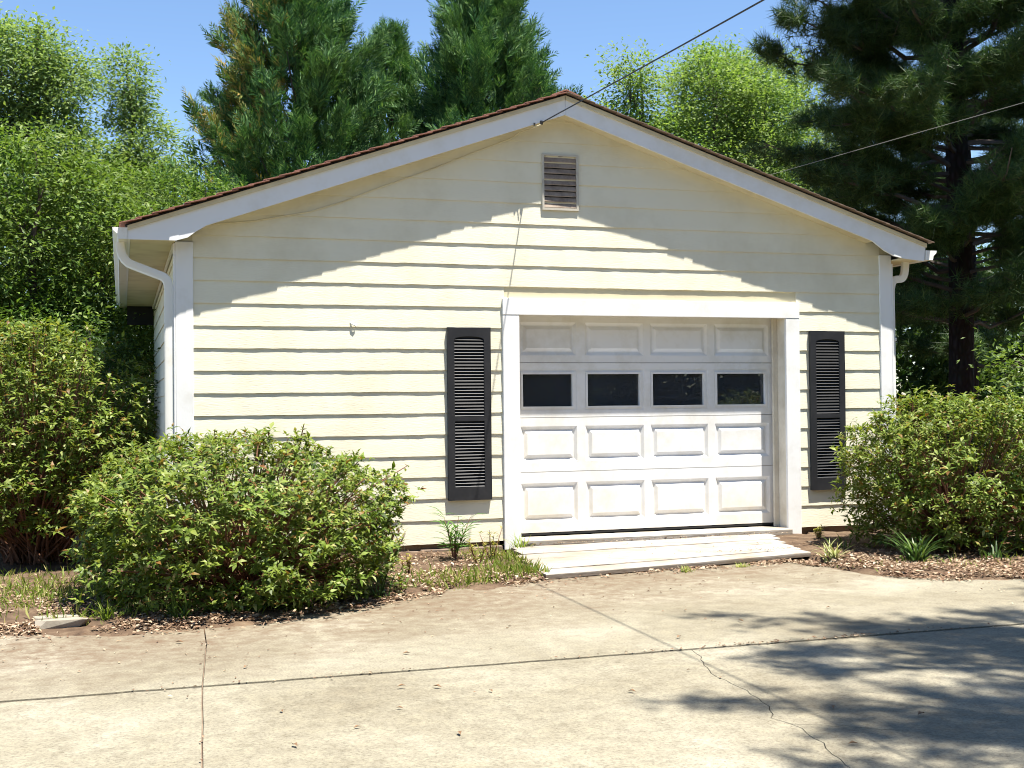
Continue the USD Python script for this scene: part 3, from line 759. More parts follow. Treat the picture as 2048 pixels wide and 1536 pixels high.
# ------------------------------------------------------------------ shrubs
def azalea(name, label, centre, radii, tips, seed, leaf=(.070, .027), mat='azalea', lean=(0, 0), base_gap=.12, keep=None, group=None):
    """A rounded shrub: bare stems fanning from the root and whorls of leaves at every shoot tip."""
    r = np.random.default_rng(seed)
    c = np.array(centre, float); R = np.array(radii, float)
    root = thing(name, label, 'shrub', (c[0], c[1], 0), group)
    d = rand_dirs(r, int(tips * 2.2)); d = d[d[:, 2] > -.75][:tips]
    d = d[meshkit.fbm(d * 5.6 + seed * 1.7, 2, seed + 9) > .40]
    n = len(d)
    bump = 1 + .34 * (meshkit.fbm(d * 2.3 + seed, 3, seed) - .5) + .26 * (meshkit.fbm(d * 6.5 + seed, 2, seed + 3) - .5)
    depth = 1 - np.abs(r.normal(0, .13, n)) - (r.random(n) < .28) * r.uniform(.05, .45, n)
    q = (np.abs(d) ** 2.7).sum(1) ** (-1 / 2.7)
    shoot = 1 + (r.random(n) < .10) * r.uniform(.03, .10, n)
    P = d * R * (bump * depth * shoot * (.35 + .65 * q))[:, None]
    P[:, 2] += c[2]
    P += np.array([lean[0], lean[1], 0]) * (P[:, 2:3] / (2 * R[2]))
    ok = P[:, 2] > base_gap * (1 + .8 * r.random(n))
    if keep is not None:
        ok &= keep(P + [c[0], c[1], 0])
    P, d = P[ok], d[ok]; n = len(P)
    ax = unit(d * [1, 1, .7] + [0, 0, .55] + r.normal(0, .33, (n, 3)))
    # whorls
    k = 7
    s1 = unit(np.cross(ax, rand_dirs(r, n))); s2 = np.cross(ax, s1)
    ang = (np.arange(k) * 2.4)[None] + r.uniform(0, 6.28, (n, 1))
    el = r.uniform(-.1, 1.1, (n, k))
    Dl = (np.cos(ang) * np.cos(el))[..., None] * s1[:, None] + (np.sin(ang) * np.cos(el))[..., None] * s2[:, None] + np.sin(el)[..., None] * ax[:, None]
    Pl = P[:, None] - ax[:, None] * (r.uniform(0, .05, (n, k)))[..., None]
    Dl = unit(Dl * [1, 1, .6] + [0, 0, .05])
    U = unit(.45 * ax[:, None] + np.array([0, -.12, 1.0]) + r.normal(0, .25, Dl.shape))
    sz = r.uniform(.5, 1.2, (n, 1)) * r.uniform(.7, 1.2, (n, k))
    V, F = leaf_mesh(Pl.reshape(-1, 3), Dl.reshape(-1, 3), U.reshape(-1, 3), (leaf[0] * sz).ravel(), (leaf[1] * sz).ravel(), fold=.14, droop=.16)
    put('foliage', (V, F), M[mat], root, kind='stuff', per=5)
    # stems
    st = []
    pick = r.choice(n, min(n, 420), replace=False)
    for i in pick:
        e = P[i]
        b = np.array([r.normal(0, .10) * R[0], r.normal(0, .10) * R[1], -.04])
        mid = b + (e - b) * .5 + np.array([0, 0, .12 * R[2]]) + r.normal(0, .05, 3)
        tt = np.linspace(0, 1, 6)[:, None]
        cv = (1 - tt) ** 2 * b + 2 * tt * (1 - tt) * mid + tt ** 2 * e
        st.append(tube(cv, np.linspace(.010, .003, 6) * r.uniform(.7, 1.5), 4))
    put('stems', join(st), M['stem'], root, kind='stuff')
    return root


azalea('azalea_bush', 'broad rounded azalea in the sun left of the garage front', (-1.84, -1.95, .54), (1.20, 1.27, .66), 7200, 31, base_gap=.02)
azalea('azalea_bush', 'tall azalea at the far left beside the garage side wall', (-3.42, .55, 1.08), (1.02, 1.0, 1.10), 7000, 32, keep=lambda p: p[:, 0] < -2.36, base_gap=.25)
azalea('azalea_bush', 'rounded azalea right of the garage door before the black shutter', (4.80, -1.58, .68), (1.06, 1.0, .80), 6000, 33, base_gap=.02, keep=lambda p: p[:, 1] < -.1)

# ------------------------------------------------------------------ trees
def limb_path(a, b, r, sag=.0, wig=.06, n=7):
    a, b = np.asarray(a, float), np.asarray(b, float)
    tt = np.linspace(0, 1, n)[:, None]
    L = np.linalg.norm(b - a)
    p = a + (b - a) * tt + np.array([0, 0, 1]) * (sag * L * tt * (1 - tt))
    p[1:-1] += r.normal(0, wig * L / 4, (n - 2, 3))
    return p


def broad_tree(name, label, base, height, blobs, leaves_per, leaf, mat, seed, trunk_r=.14, cat='tree', spread=.34, clumps=60, group=None, shell=.55, twig=True, updraft=.1):
    """Trunk, limbs to each foliage mass, and leaf clumps scattered in the masses with gaps between. blobs: (x, y, z, rx, ry, rz) relative to the base."""
    r = np.random.default_rng(seed)
    root = thing(name, label, cat, base, group)
    st = []
    top = np.array([r.normal(0, .1), r.normal(0, .1), height])
    tp = limb_path((0, 0, -.1), top, r, wig=.03, n=9)
    st.append(tube(tp, np.linspace(trunk_r, trunk_r * .22, 9), 9))
    PP, DD, UU, LL = [], [], [], []
    for bl in blobs:
        c, R = np.array(bl[:3], float), np.array(bl[3:], float)
        nc = int(clumps * (R[0] * R[1] * R[2]) ** (2 / 3))
        nc = max(nc, 6)
        d = rand_dirs(r, nc)
        rad = r.random(nc) ** (1 / 3 * (1 - shell) + .12)
        wob = 1 + .5 * (meshkit.fbm(d * 2 + seed + c, 3, seed) - .5)
        C = c + d * R * (rad * wob)[:, None]
        h = np.clip(c[2] - R[2] * .7, height * .12, height * .9)
        at = np.array([np.interp(h, tp[:, 2], tp[:, k2]) for k2 in range(3)])
        lp_ = limb_path(at, c, r, sag=.12, wig=.08)
        st.append(tube(lp_, np.linspace(trunk_r * .45, trunk_r * .16, 7), 6))
        for q in C[:: max(1, nc // 14)]:
            i = r.integers(3, 7)
            st.append(tube(limb_path(lp_[i], q, r, sag=.1, wig=.1, n=5), np.linspace(trunk_r * .14, .006, 5), 4))
        n = leaves_per
        csz = spread * r.uniform(.6, 1.25, nc)
        off = r.normal(0, 1, (nc, n, 3)) * csz[:, None, None] * [1, 1, .62]
        P = C[:, None] + off
        outward = unit(off + .6 * d[:, None] * csz[:, None, None])
        D = unit((outward + r.normal(0, .7, (nc, n, 3))) * [1, 1, .65] + [0, 0, updraft - .2])
        U = unit(r.normal(0, .42, (nc, n, 3)) + [0, -.1, 1.1] + .3 * outward)
        PP.append(P.reshape(-1, 3)); DD.append(D.reshape(-1, 3)); UU.append(U.reshape(-1, 3))
    PP, DD, UU = map(np.vstack, (PP, DD, UU))
    ok = PP[:, 2] > .15
    PP, DD, UU = PP[ok], DD[ok], UU[ok]
    sz = r.uniform(.6, 1.25, len(PP))
    V, F = leaf_mesh(PP, DD, UU, leaf[0] * sz, leaf[1] * sz, fold=.2, droop=.12, tris=2)
    put('trunk', join(st), M['branch'], root, smooth=True)
    put('crown', (V, F), M[mat], root, kind='stuff', per=4)
    return root


def spray_proto(seed, blades=15):
    """One flat feathery spray of a cypress, 1 long along +x, drooping at its side shoots; (v, f)."""
    r = np.random.default_rng(seed)
    s = np.linspace(.04, .97, blades)
    side = np.where(np.arange(blades) % 2, 1, -1)
    P = np.stack([s, 0 * s, .10 * s * (1 - s)], 1)
    a = np.radians(r.uniform(22, 48, blades)) * side
    D = np.stack([np.cos(a), np.sin(a), r.normal(.05, .16, blades)], 1)
    L = (.42 * (1 - s) ** .7 + .12) * r.uniform(.75, 1.2, blades)
    return leaf_mesh(P, D, np.tile([0, 0, 1.], (blades, 1)), L, L * .19, fold=.15, droop=.1, tris=2)


PROTOS = [spray_proto(500 + i) for i in range(10)]


def scatter(name, protos, per, mat, parent, P, D, U, S, r):
    """Many turned and scaled copies of a few sprays, as one point instancer part."""
    D = unit(D); Sd = unit(np.cross(U, D)); Un = np.cross(D, Sd)
    R = np.stack([D, Sd, Un], -1)
    from scipy.spatial.transform import Rotation
    q = Rotation.from_matrix(R).as_quat()
    p = path_for(parent, name)
    pi = UsdGeom.PointInstancer.Define(stage, p)
    for v, f in protos:
        pi.CreatePrototypesRel().AddTarget(put('spray', (v, f), mat, p, per=per))
    pi.CreateProtoIndicesAttr(Vt.IntArray.FromNumpy(r.integers(0, len(protos), len(P)).astype(np.int32)))
    pi.CreatePositionsAttr(Vt.Vec3fArray.FromNumpy(P.astype(np.float32)))
    pi.CreateOrientationsAttr(Vt.QuathArray([Gf.Quath(float(w), float(x), float(y), float(z)) for x, y, z, w in q]))
    pi.CreateScalesAttr(Vt.Vec3fArray.FromNumpy(np.repeat(S[:, None], 3, 1).astype(np.float32)))
    tag(pi.GetPrim(), kind='stuff')
    return p


def cypress(name, label, base, height, radius, sprays, seed, size=.55, tan_side=None, belly=.25, group=None):
    """Upright conifer: trunk, ascending branches, sprays massed along them into plumes with dark gaps."""
    r = np.random.default_rng(seed)
    root = thing(name, label, 'conifer', base, group)
    st = [tube([(0, 0, -.1), (.03, .02, height * .5), (0, 0, height * .97)], [height * .022, height * .012, .01], 8)]
    nb = int(height * 17)
    P, D, tanw = [], [], []
    per = max(4, sprays // nb)
    for i in range(nb):
        h = height * (.03 + .95 * (i + r.random()) / nb)
        t01 = h / height
        prof = np.interp(t01, [0, belly, .55, .8, .93, 1.0], [.85, 1.0, .78, .42, .20, .04])
        az = i * 2.399 + r.normal(0, .3)
        L = radius * prof * r.uniform(.62, 1.18)
        out = np.array([np.cos(az), np.sin(az), 0])
        rise = r.uniform(.45, .95) + .5 * t01
        a = np.array([0, 0, h - L * rise * .45]); a[2] = max(a[2], .1)
        b = a + out * L + [0, 0, L * rise]
        if i % 2 == 0:
            st.append(tube(limb_path(a, b, r, sag=-.12, wig=.03, n=5), np.linspace(.028, .006, 5), 4))
        u = r.beta(2.6, 1.05, per)[:, None]
        q = a + (b - a) * u - np.array([0, 0, 1]) * (.12 * L * u * (1 - u)) + r.normal(0, .10 * radius ** .5, (per, 3)) * (1.15 - u * .5)
        P.append(q)
        D.append(out * .75 + np.array([0, 0, 1]) * (.8 + .4 * t01) + r.normal(0, .42, (per, 3)))
        tanw.append(np.full(per, out @ np.array(tan_side) * (.5 + t01) if tan_side is not None else -9.0) + r.normal(0, .25, per))
    P, D, tanw = np.vstack(P), np.vstack(D), np.concatenate(tanw)
    U = unit(r.normal(0, 1, P.shape) + [0, 0, .4])
    S = size * r.uniform(.6, 1.2, len(P)) * np.interp(P[:, 2] / height, [0, .8, 1], [1.1, .9, .6])
    put('trunk', join(st), M['branch'], root, smooth=True)
    isT = tanw > 1.15
    scatter('crown', PROTOS, 4, M['cypress'], root, P[~isT], D[~isT], U[~isT], S[~isT], r)
    if isT.sum() > 20:
        scatter('tan_foliage', PROTOS, 4, M['cypress_tan'], root, P[isT], D[isT], U[isT], S[isT], r)
    return root


def tuft_proto(seed, n=26):
    r = np.random.default_rng(seed)
    d = unit(r.normal(0, 1, (n, 3)) * [.75, 1, 1] + [.75, 0, 0])
    P = np.stack([r.uniform(-.35, .1, n), 0 * np.arange(n), 0 * np.arange(n)], 1)
    L = r.uniform(.7, 1.1, n)
    S = unit(np.cross(d, rand_dirs(r, n))) * .022
    V = np.stack([P - S, P + S, P + d * L[:, None]], 1).reshape(-1, 3)
    return V, np.arange(n * 3).reshape(-1, 3)


TUFTS = [tuft_proto(700 + i) for i in range(9)]


def pine(name, label, base, height, trunk_r, first, boughs, spread, seed, tufts=18, size=.2, extra=(), bough_dir=None, lean=(0, 0), droop=-.12):
    """Pine: straight trunk with plated bark, long sagging boughs, needle tufts at the ends of their twigs."""
    r = np.random.default_rng(seed)
    root = thing(name, label, 'pine tree', base)
    n = 14
    zz = np.linspace(-.1, height, n)
    tp = np.stack([lean[0] * zz / height + .05 * np.sin(zz * .7), lean[1] * zz / height + .04 * np.cos(zz * .6), zz], 1)
    rad = trunk_r * np.interp(zz / height, [0, .05, .5, 1], [1.15, 1.0, .78, .12])
    put('trunk', tube(tp, rad, 14), M['bark'], root, smooth=True)
    P, D, st = [], [], []
    specs = []
    for i in range(boughs):
        h = first + (height - first) * (i + r.random()) / boughs
        az = i * 2.399 + r.normal(0, .4) if bough_dir is None else bough_dir + r.normal(0, .8)
        t01 = (h - first) / (height - first)
        L = spread * np.interp(t01, [0, .3, .7, 1], [.75, 1.0, .8, .25]) * r.uniform(.6, 1.15)
        specs.append((h, az, L, r.uniform(-.05, .35) + .4 * t01))
    specs += list(extra)
    for h, az, L, rise in specs:
        a = np.array([np.interp(h, zz, tp[:, k2]) for k2 in range(3)])
        out = np.array([np.cos(az), np.sin(az), 0])
        b = a + out * L + [0, 0, L * rise]
        lp_ = limb_path(a, b, r, sag=droop, wig=.06, n=8)
        st.append(tube(lp_, np.linspace(.016 + .010 * L, .007, 8), 5))
        nt = int(6 + L * 5)
        for j in range(nt):
            u = r.uniform(.30, 1.0)
            k2 = u * 7; i0 = min(int(k2), 6)
            s = lp_[i0] + (lp_[i0 + 1] - lp_[i0]) * (k2 - i0)
            side = unit(np.cross(out, [0, 0, 1])) * r.choice([-1, 1])
            tl = r.uniform(.25, .75) * (1.1 - .55 * u)
            e = s + (out * r.uniform(.4, 1) + side * r.uniform(.2, 1.0) + np.array([0, 0, r.uniform(-.15, .55)])) * tl
            st.append(tube(np.array([s, (s + e) / 2 + [0, 0, -.03], e]), [.010, .007, .004], 3))
            m = tufts
            w = r.random((m, 1)) ** .6
            P.append(s + (e - s) * w + r.normal(0, .07, (m, 3)))
            D.append(unit(e - s) + [0, 0, .35] + r.normal(0, .55, (m, 3)))
    P, D = np.vstack(P), np.vstack(D)
    U = rand_dirs(r, len(P))
    put('branches', join(st), M['branch'], root)
    scatter('needles', TUFTS, 3, M['pine'], root, P, D, U, size * r.uniform(.7, 1.2, len(P)), r)
    return root


# helper: world point from photo-like bearings (angle to the right of straight north, distance)
# conifers behind the garage
cypress('leyland_cypress', 'tall dark cypress with brownish left side behind the roof', (0.80, 14.2, 0), 11.0, 2.6, 17000, 41, size=.42, tan_side=(-.95, -.3, 0))
cypress('leyland_cypress', 'tall dark cypress rising straight behind the roof peak', (5.0, 14.6, 0), 11.1, 2.65, 16000, 42, size=.42)
cypress('leyland_cypress', 'shorter cypress between the two tall ones', (3.3, 16.6, 0), 10.2, 1.7, 7000, 43, size=.4)
cypress('leyland_cypress', 'slim cypress top just right of the roof peak', (7.5, 17.5, 0), 9.3, 1.2, 3600, 44, size=.36)

broad_tree('deciduous_tree', 'tall feathery tree at the far left against the sky', (-4.4, 19.0, 0), 10.2,
           [(-1.0, 0, 9.1, 1.3, 1.3, 1.3), (.25, .2, 8.9, .95, 1.1, 1.3), (-1.8, .3, 6.8, 1.8, 1.5, 1.7), (.0, 0, 6.8, 1.5, 1.5, 1.5), (-.5, 0, 4.8, 2.4, 1.6, 1.6), (-3.2, 0, 8.6, 1.4, 1.2, 1.6)],
           95, (.125, .056), 'broad', 51, trunk_r=.2, clumps=66, spread=.27)
broad_tree('deciduous_tree', 'slender tree with a leaning top left of the cypress', (-2.45, 20.5, 0), 9.8,
           [(-.1, 0, 9.2, .62, .7, 1.1), (.35, 0, 7.4, .95, 1.0, 1.2), (-.5, 0, 6.6, 1.3, 1.1, 1.3), (.5, 0, 5.4, 1.5, 1.2, 1.4)],
           90, (.12, .054), 'broad', 52, trunk_r=.13, clumps=76, spread=.24)
broad_tree('privet_thicket', 'bright green overgrown privet thicket left of the garage', (-3.9, 8.2, 0), 5.2,
           [(-1.9, 0, 3.6, 1.6, 1.5, 1.8), (-.2, .2, 4.1, 1.5, 1.4, 1.5), (1.0, .6, 3.4, 1.3, 1.3, 1.6), (-1.0, -.4, 1.9, 2.2, 1.3, 1.7), (1.0, .2, 1.6, 1.3, 1.2, 1.5), (-3.3, .2, 2.4, 1.6, 1.4, 2.2)],
           70, (.105, .046), 'privet', 53, trunk_r=.1, cat='shrub', clumps=95, spread=.205)
broad_tree('privet_thicket', 'arching yellow green shrub rising behind the left roof edge', (-1.1, 11.8, 0), 5.4,
           [(-.9, 0, 4.7, 1.3, 1.1, 1.2), (.4, 0, 4.5, 1.4, 1.1, 1.0), (1.6, .2, 4.1, 1.1, 1.0, .9), (-.2, 0, 3.0, 1.8, 1.2, 1.3)],
           66, (.10, .036), 'privet', 54, trunk_r=.09, cat='shrub', clumps=90, spread=.21)
broad_tree('evergreen_shrub', 'dark shaded evergreen shrub under the left eave beside the garage', (-3.15, 5.6, 0), 2.4,
           [(0, 0, 1.6, .75, 1.3, .9), (-.3, -.8, 1.2, .8, .9, .9), (.1, .9, 1.3, .7, .9, 1.0)], 60, (.075, .036), 'woods', 55, trunk_r=.05, cat='shrub', clumps=90, spread=.2)

broad_tree('deciduous_tree', 'light green tree with sparse top right of the roof peak', (10.6, 18.6, 0), 10.2,
           [(-.4, 0, 9.6, .8, .8, 1.2), (-1.3, .2, 8.2, 1.2, 1.0, 1.2), (.3, 0, 7.8, 1.2, 1.0, 1.3), (-.3, 0, 5.6, 1.7, 1.2, 1.3), (1.0, 0, 5.4, 1.2, 1.0, 1.2)],
           76, (.115, .062), 'light', 56, trunk_r=.12, clumps=58, spread=.26)
broad_tree('deciduous_tree', 'light green leafy tree between the roof slope and the pine', (12.8, 18.8, 0), 10.3,
           [(0, 0, 9.8, 1.2, 1.0, 1.2), (1.5, 0, 9.2, 1.1, 1.0, 1.2), (-1.1, 0, 8.0, 1.2, 1.1, 1.2), (1.0, 0, 7.6, 1.3, 1.1, 1.4), (0, 0, 6.0, 1.7, 1.2, 1.5), (1.8, 0, 5.6, 1.5, 1.2, 1.5), (-.8, 0, 4.4, 1.6, 1.2, 1.3)],
           84, (.115, .064), 'light', 57, trunk_r=.15, clumps=62, spread=.27)
broad_tree('deciduous_tree', 'bluish green tree standing behind the big pine', (17.0, 24.0, 0), 12.0,
           [(-1.6, 0, 11.0, 1.6, 1.3, 1.6), (.4, 0, 11.2, 1.6, 1.3, 1.6), (-1.9, 0, 8.4, 1.8, 1.3, 1.8), (.6, 0, 8.2, 2.0, 1.4, 2.0), (2.6, 0, 8.6, 1.8, 1.4, 2.0), (0, 0, 5.2, 2.6, 1.5, 2.0)],
           60, (.14, .065), 'broad', 58, trunk_r=.2, clumps=80, spread=.34)

PINE_AT = (9.55, 4.5, -.05)
pine('pine_tree', 'large dark pine with plated trunk at the right', PINE_AT, 13.5, .195, 2.5, 135, 3.05, 61, tufts=15, size=.2,
     extra=[(5.35, -.35, 3.0, .12), (4.4, 3.3, 2.9, .10), (4.9, 2.9, 3.0, .15), (5.6, 3.6, 3.1, .05), (6.1, 3.0, 3.0, .2), (3.7, 2.6, 2.3, -.05), (6.6, 3.3, 3.2, .1), (5.2, 3.9, 2.6, .2), (4.6, 4.6, 1.6, .0), (6.0, 4.4, 2.0, .1)] +
     [(h, az, L, .02) for h, az, L in ((3.9, -1.2, 1.5), (4.3, -1.9, 1.4), (6.5, -1.1, 1.9), (6.9, -2.1, 1.8), (7.3, -1.6, 1.8), (7.8, -2.4, 2.0), (4.0, -.3, 2.4), (5.0, .1, 2.6), (6.0, -.4, 2.6), (3.2, .2, 2.2))])
# second, smaller pine further back fills the dark mass
pine('pine_tree', 'smaller dark pine behind the big pine', (13.6, 9.5, 0), 11.5, .2, 2.0, 60, 3.0, 62, tufts=14, size=.24)

# understory at the right edge
broad_tree('understory_shrub', 'bright green young shrub at the right edge beyond the azalea', (8.35, .9, 0), 2.2,
           [(0, 0, 1.35, .75, .7, .8), (.5, .2, .9, .8, .7, .8), (-.45, 0, 1.75, .45, .4, .5)], 56, (.085, .04), 'privet', 64, trunk_r=.03, cat='shrub', clumps=62, spread=.2)
broad_tree('understory_shrub', 'yellowish leafy branch tips at the right edge by the pine trunk', (9.75, 2.0, 0), 4.0,
           [(.25, 0, 3.35, .45, .45, .5), (.5, 0, 2.4, .5, .5, .7)], 46, (.10, .045), 'light', 65, trunk_r=.03, cat='shrub', clumps=150, spread=.2)


# far woods as one mass, ring of uneven crowns
def woods(name, spots, seed, dens, leafsz, label):
    r = np.random.default_rng(seed)
    PP, UU, st = [], [], []
    for x, y, h, w in spots:
        nc = int(dens * h)
        C = np.stack([x + r.normal(0, w * .5, nc), y + r.normal(0, w * .35, nc), r.uniform(.0, 1, nc) ** .9 * h], 1)
        C[:, 0] = x + (C[:, 0] - x) * (1.1 - .5 * (C[:, 2] / h) ** 2)
        PP.append((C[:, None] + r.normal(0, .38, (nc, 26, 3))).reshape(-1, 3))
        st.append(tube([(x, y, -.1), (x + r.normal(0, .2), y, h * .55), (x + r.normal(0, .3), y, h * .9)], [.16, .1, .03], 6))
    PP = np.vstack(PP); PP = PP[PP[:, 2] > 0]
    n = len(PP)
    V, F = leaf_mesh(PP, rand_dirs(r, n), unit(r.normal(0, .8, (n, 3)) + [0, 0, 1]), leafsz * r.uniform(.6, 1.3, n), leafsz * .5, tris=2)
    root = path_for('/World', name)
    tag(UsdGeom.Xform.Define(stage, root).GetPrim(), label, 'woods', None, 'stuff')
    put('foliage', (V, F), M['woods'], root, per=4)
    put('trunks', join(st), M['branch'], root)



rW = np.random.default_rng(77)
woods('far_woods', [(x, 27 + rW.uniform(-2, 3) - .12 * abs(x - 8), rW.uniform(5.0, 7.5), 1.9) for x in np.arange(-14, 34, 1.7)] +
      [(x, 13 + rW.uniform(-1.5, 1.5), rW.uniform(3.2, 4.4), 1.3) for x in np.arange(11.5, 19, 1.1)], 71, 13, .26, 'dark mass of far trees behind the garage')

woods('rear_woods', [(x, -27 + rW.uniform(-3, 3), rW.uniform(6.0, 9.5), 2.4) for x in np.arange(-22, 40, 2.6)] + [(22 + rW.uniform(-2, 2), y, rW.uniform(6, 9), 2.4) for y in np.arange(-24, 2, 2.6)],
      73, 15, .5, 'row of shady trees across the drive, mirrored in the door panes')
# a pine in front on the right, beside the drive; its boughs shade the concrete
pine('pine_tree', 'pine beside the drive whose boughs shade the concrete', (4.5, -7.9, 0), 10.5, .2, 4.2, 34, 2.7, 63, tufts=9, size=.17)
pine('pine_tree', 'nearer pine beside the drive, out past the right edge of view', (3.95, -9.6, 0), 10.5, .2, 4.0, 60, 3.1, 68, tufts=7, size=.17)

# ------------------------------------------------------------------ small plants
def strap_clump(name, label, loc, n, length, width, mat, seed, cat='plant', arch=.8, group=None):
    r = np.random.default_rng(seed)
    root = thing(name, label, cat, loc, group)
    for i in range(n):
        az = r.uniform(0, 2 * np.pi); L = length * r.uniform(.6, 1.15); ar = arch * r.uniform(.6, 1.3)
        tt = np.linspace(0, 1, 6)
        el = np.radians(r.uniform(55, 85)) - tt * ar * 1.5
        dx = np.cos(el) * L / 5; dz = np.sin(el) * L / 5
        px = np.concatenate([[0], np.cumsum(dx[:-1])]); pz = np.concatenate([[0], np.cumsum(dz[:-1])])
        out = np.array([np.cos(az), np.sin(az), 0]); sd = np.array([-np.sin(az), np.cos(az), 0])
        c = np.array([r.normal(0, .03), r.normal(0, .03), -.02]) + px[:, None] * out + pz[:, None] * np.array([0, 0, 1.])
        w = width * np.array([.6, .95, 1, .9, .6, .05]) / 2
        V = np.vstack([c - sd * w[:, None], c + sd * w[:, None] + [0, 0, width * .0]])
        F = np.array([(j, j + 1, j + 7, j + 6) for j in range(5)])
        put('leaf', (V, F), M[mat], root, per=12)
    return root


strap_clump('liriope_clump', 'dark green strap leaved clump at the foot of the right azalea', (3.80, -2.36, 0), 60, .42, .018, 'blade', 81)
strap_clump('liriope_clump', 'dark strap leaved clump further right under the right azalea', (4.45, -2.55, 0), 24, .28, .013, 'blade', 82)
strap_clump('liriope_clump', 'pale variegated strap leaved clump at the right end of the ramp', (3.20, -1.98, 0), 34, .30, .014, 'pale_blade', 83)
strap_clump('liriope_clump', 'small pale strap leaved tuft in shade behind the ramp end', (3.72, -1.35, 0), 20, .24, .012, 'blade', 84)
strap_clump('grass_tuft', 'green grass tuft at the left foot of the door casing', (.93, -.22, 0), 40, .24, .008, 'grass', 85, 'grass tuft')
strap_clump('grass_tuft', 'tall thin grass tuft under the front of the broad azalea', (-.90, -2.55, 0), 22, .36, .010, 'blade', 86, 'grass tuft')
strap_clump('grass_tuft', 'grass tuft in the shade at the left front of the broad azalea', (-2.32, -3.02, 0), 26, .30, .012, 'blade', 87, 'grass tuft')
strap_clump('grass_tuft', 'grass tuft beside the pale stone at the far left', (-2.78, -2.86, 0), 24, .22, .008, 'grass', 88, 'grass tuft')
strap_clump('grass_tuft', 'bright grass tuft before the front edge of the ramp', (1.78, -2.02, 0), 46, .10, .006, 'grass', 89, 'grass tuft')
strap_clump('grass_tuft', 'low grass tuft before the right half of the ramp edge', (2.35, -1.93, 0), 60, .07, .006, 'grass', 90, 'grass tuft')


def sprout(name, label, loc, height, shoots, leaf, mat, seed, cat='plant', per=10):
    """Small upright leafy plant: a few stems with leaves up each."""
    r = np.random.default_rng(seed)
    root = thing(name, label, cat, loc)
    st, P, D, U = [], [], [], []
    for i in range(shoots):
        az = r.uniform(0, 6.28); ln = r.uniform(.1, .5)
        e = np.array([np.cos(az) * ln, np.sin(az) * ln, 1.0]) * height * r.uniform(.6, 1.0)
        c = np.array([0, 0, -.02]) + (e) * np.linspace(0, 1, 5)[:, None] ** [[1, 1, .85]]
        st.append(tube(c, [.005, .0045, .004, .003, .002], 4))
        for j in range(per):
            u = r.uniform(.25, 1.0)
            P.append(e * u * [1, 1, 1]); a2 = r.uniform(0, 6.28)
            D.append((np.cos(a2), np.sin(a2), r.uniform(.2, .9))); U.append((0, 0, 1))
    put('stems', join(st), M['stem'], root)
    n = len(P)
    V, F = leaf_mesh(np.array(P), np.array(D), np.array(U, float), leaf[0] * r.uniform(.6, 1.2, n), leaf[1] * r.uniform(.7, 1.1, n), fold=.2, droop=.2)
    put('foliage', (V, F), M[mat], root, kind='stuff', per=5)
    return root


sprout('lily_plant', 'bright green lily like plant against the wall left of the door', (.13, -.75, 0), .44, 9, (.17, .018), 'fern', 91, per=16)
sprout('weed_plant', 'yellow green seedling shrub between the lily and the door casing', (.42, -.95, 0), .36, 6, (.06, .02), 'yellow_leaf', 92)
sprout('weed_plant', 'second yellow green seedling just left of the first', (.24, -1.15, 0), .26, 5, (.055, .02), 'yellow_leaf', 93)
sprout('weed_plant', 'pinkish yellow low shrub by the wall right of the broad azalea', (-.35, -.42, 0), .30, 9, (.05, .018), 'yellow_leaf', 94, per=12)
sprout('weed_plant', 'low yellow green sprig at the right foot of the broad azalea', (-.45, -1.5, 0), .22, 6, (.055, .02), 'yellow_leaf', 95)
sprout('weed_plant', 'small leafy weed at the right front of the broad azalea', (-.72, -2.42, 0), .16, 4, (.08, .026), 'azalea', 96)
sprout('weed_plant', 'yellowish low plant between the ramp and the right casing', (3.95, -.55, 0), .16, 8, (.06, .024), 'yellow_leaf', 97)
sprout('weed_plant', 'dark leafy seedling at the right end of the bed', (5.0, -2.85, 0), .22, 5, (.09, .04), 'azalea', 98)

# grass patches in the bed, uncountable
rg = np.random.default_rng(99)
gp, gl = [], []
for cx, cy, sx, sy, n, L in ((.2, -1.75, .45, .12, 520, .08), (.6, -1.15, .2, .3, 380, .09), (.42, -1.85, .16, .12, 260, .09), (-.15, -2.15, .25, .09, 350, .08), (.55, -.6, .2, .2, 250, .08),
                             (-3.2, -1.7, .35, .40, 700, .075), (-3.55, -1.2, .4, .6, 600, .08), (-2.6, -2.75, .35, .10, 160, .10), (-1.5, -2.85, .7, .12, 120, .10), (4.3, -2.6, .7, .2, 120, .08)):
    gp.append(np.stack([rg.normal(cx, sx, n), rg.normal(cy, sy, n)], 1)); gl.append(L * rg.uniform(.4, 1.3, n))
gp, gl = np.vstack(gp), np.concatenate(gl)
ok = (gp[:, 1] > y_bed(gp[:, 0]) + .03) & (gp[:, 1] < -.05) & ~((gp[:, 0] > .62 + 0 * gp[:, 0]) & (gp[:, 0] < 3.3) & (gp[:, 1] > -2.1 + (gp[:, 0] - .5) * .16) & (gp[:, 1] < 0) & (gp[:, 0] > .9 - .17 * -gp[:, 1]))
gp, gl = gp[ok], gl[ok]
gz = bed_z(gp[:, 0], gp[:, 1])
gd = unit(np.stack([rg.normal(0, .55, len(gp)), rg.normal(0, .55, len(gp)), np.ones(len(gp))], 1))
V, F = leaf_mesh(np.column_stack([gp, gz - .005]), gd, rand_dirs(rg, len(gp)), gl, .006, fold=.1, droop=.25, tris=2)
put('grass', (V, F), M['grass'], label='sparse weedy grass in the soil bed', cat='grass', kind='stuff', per=4)

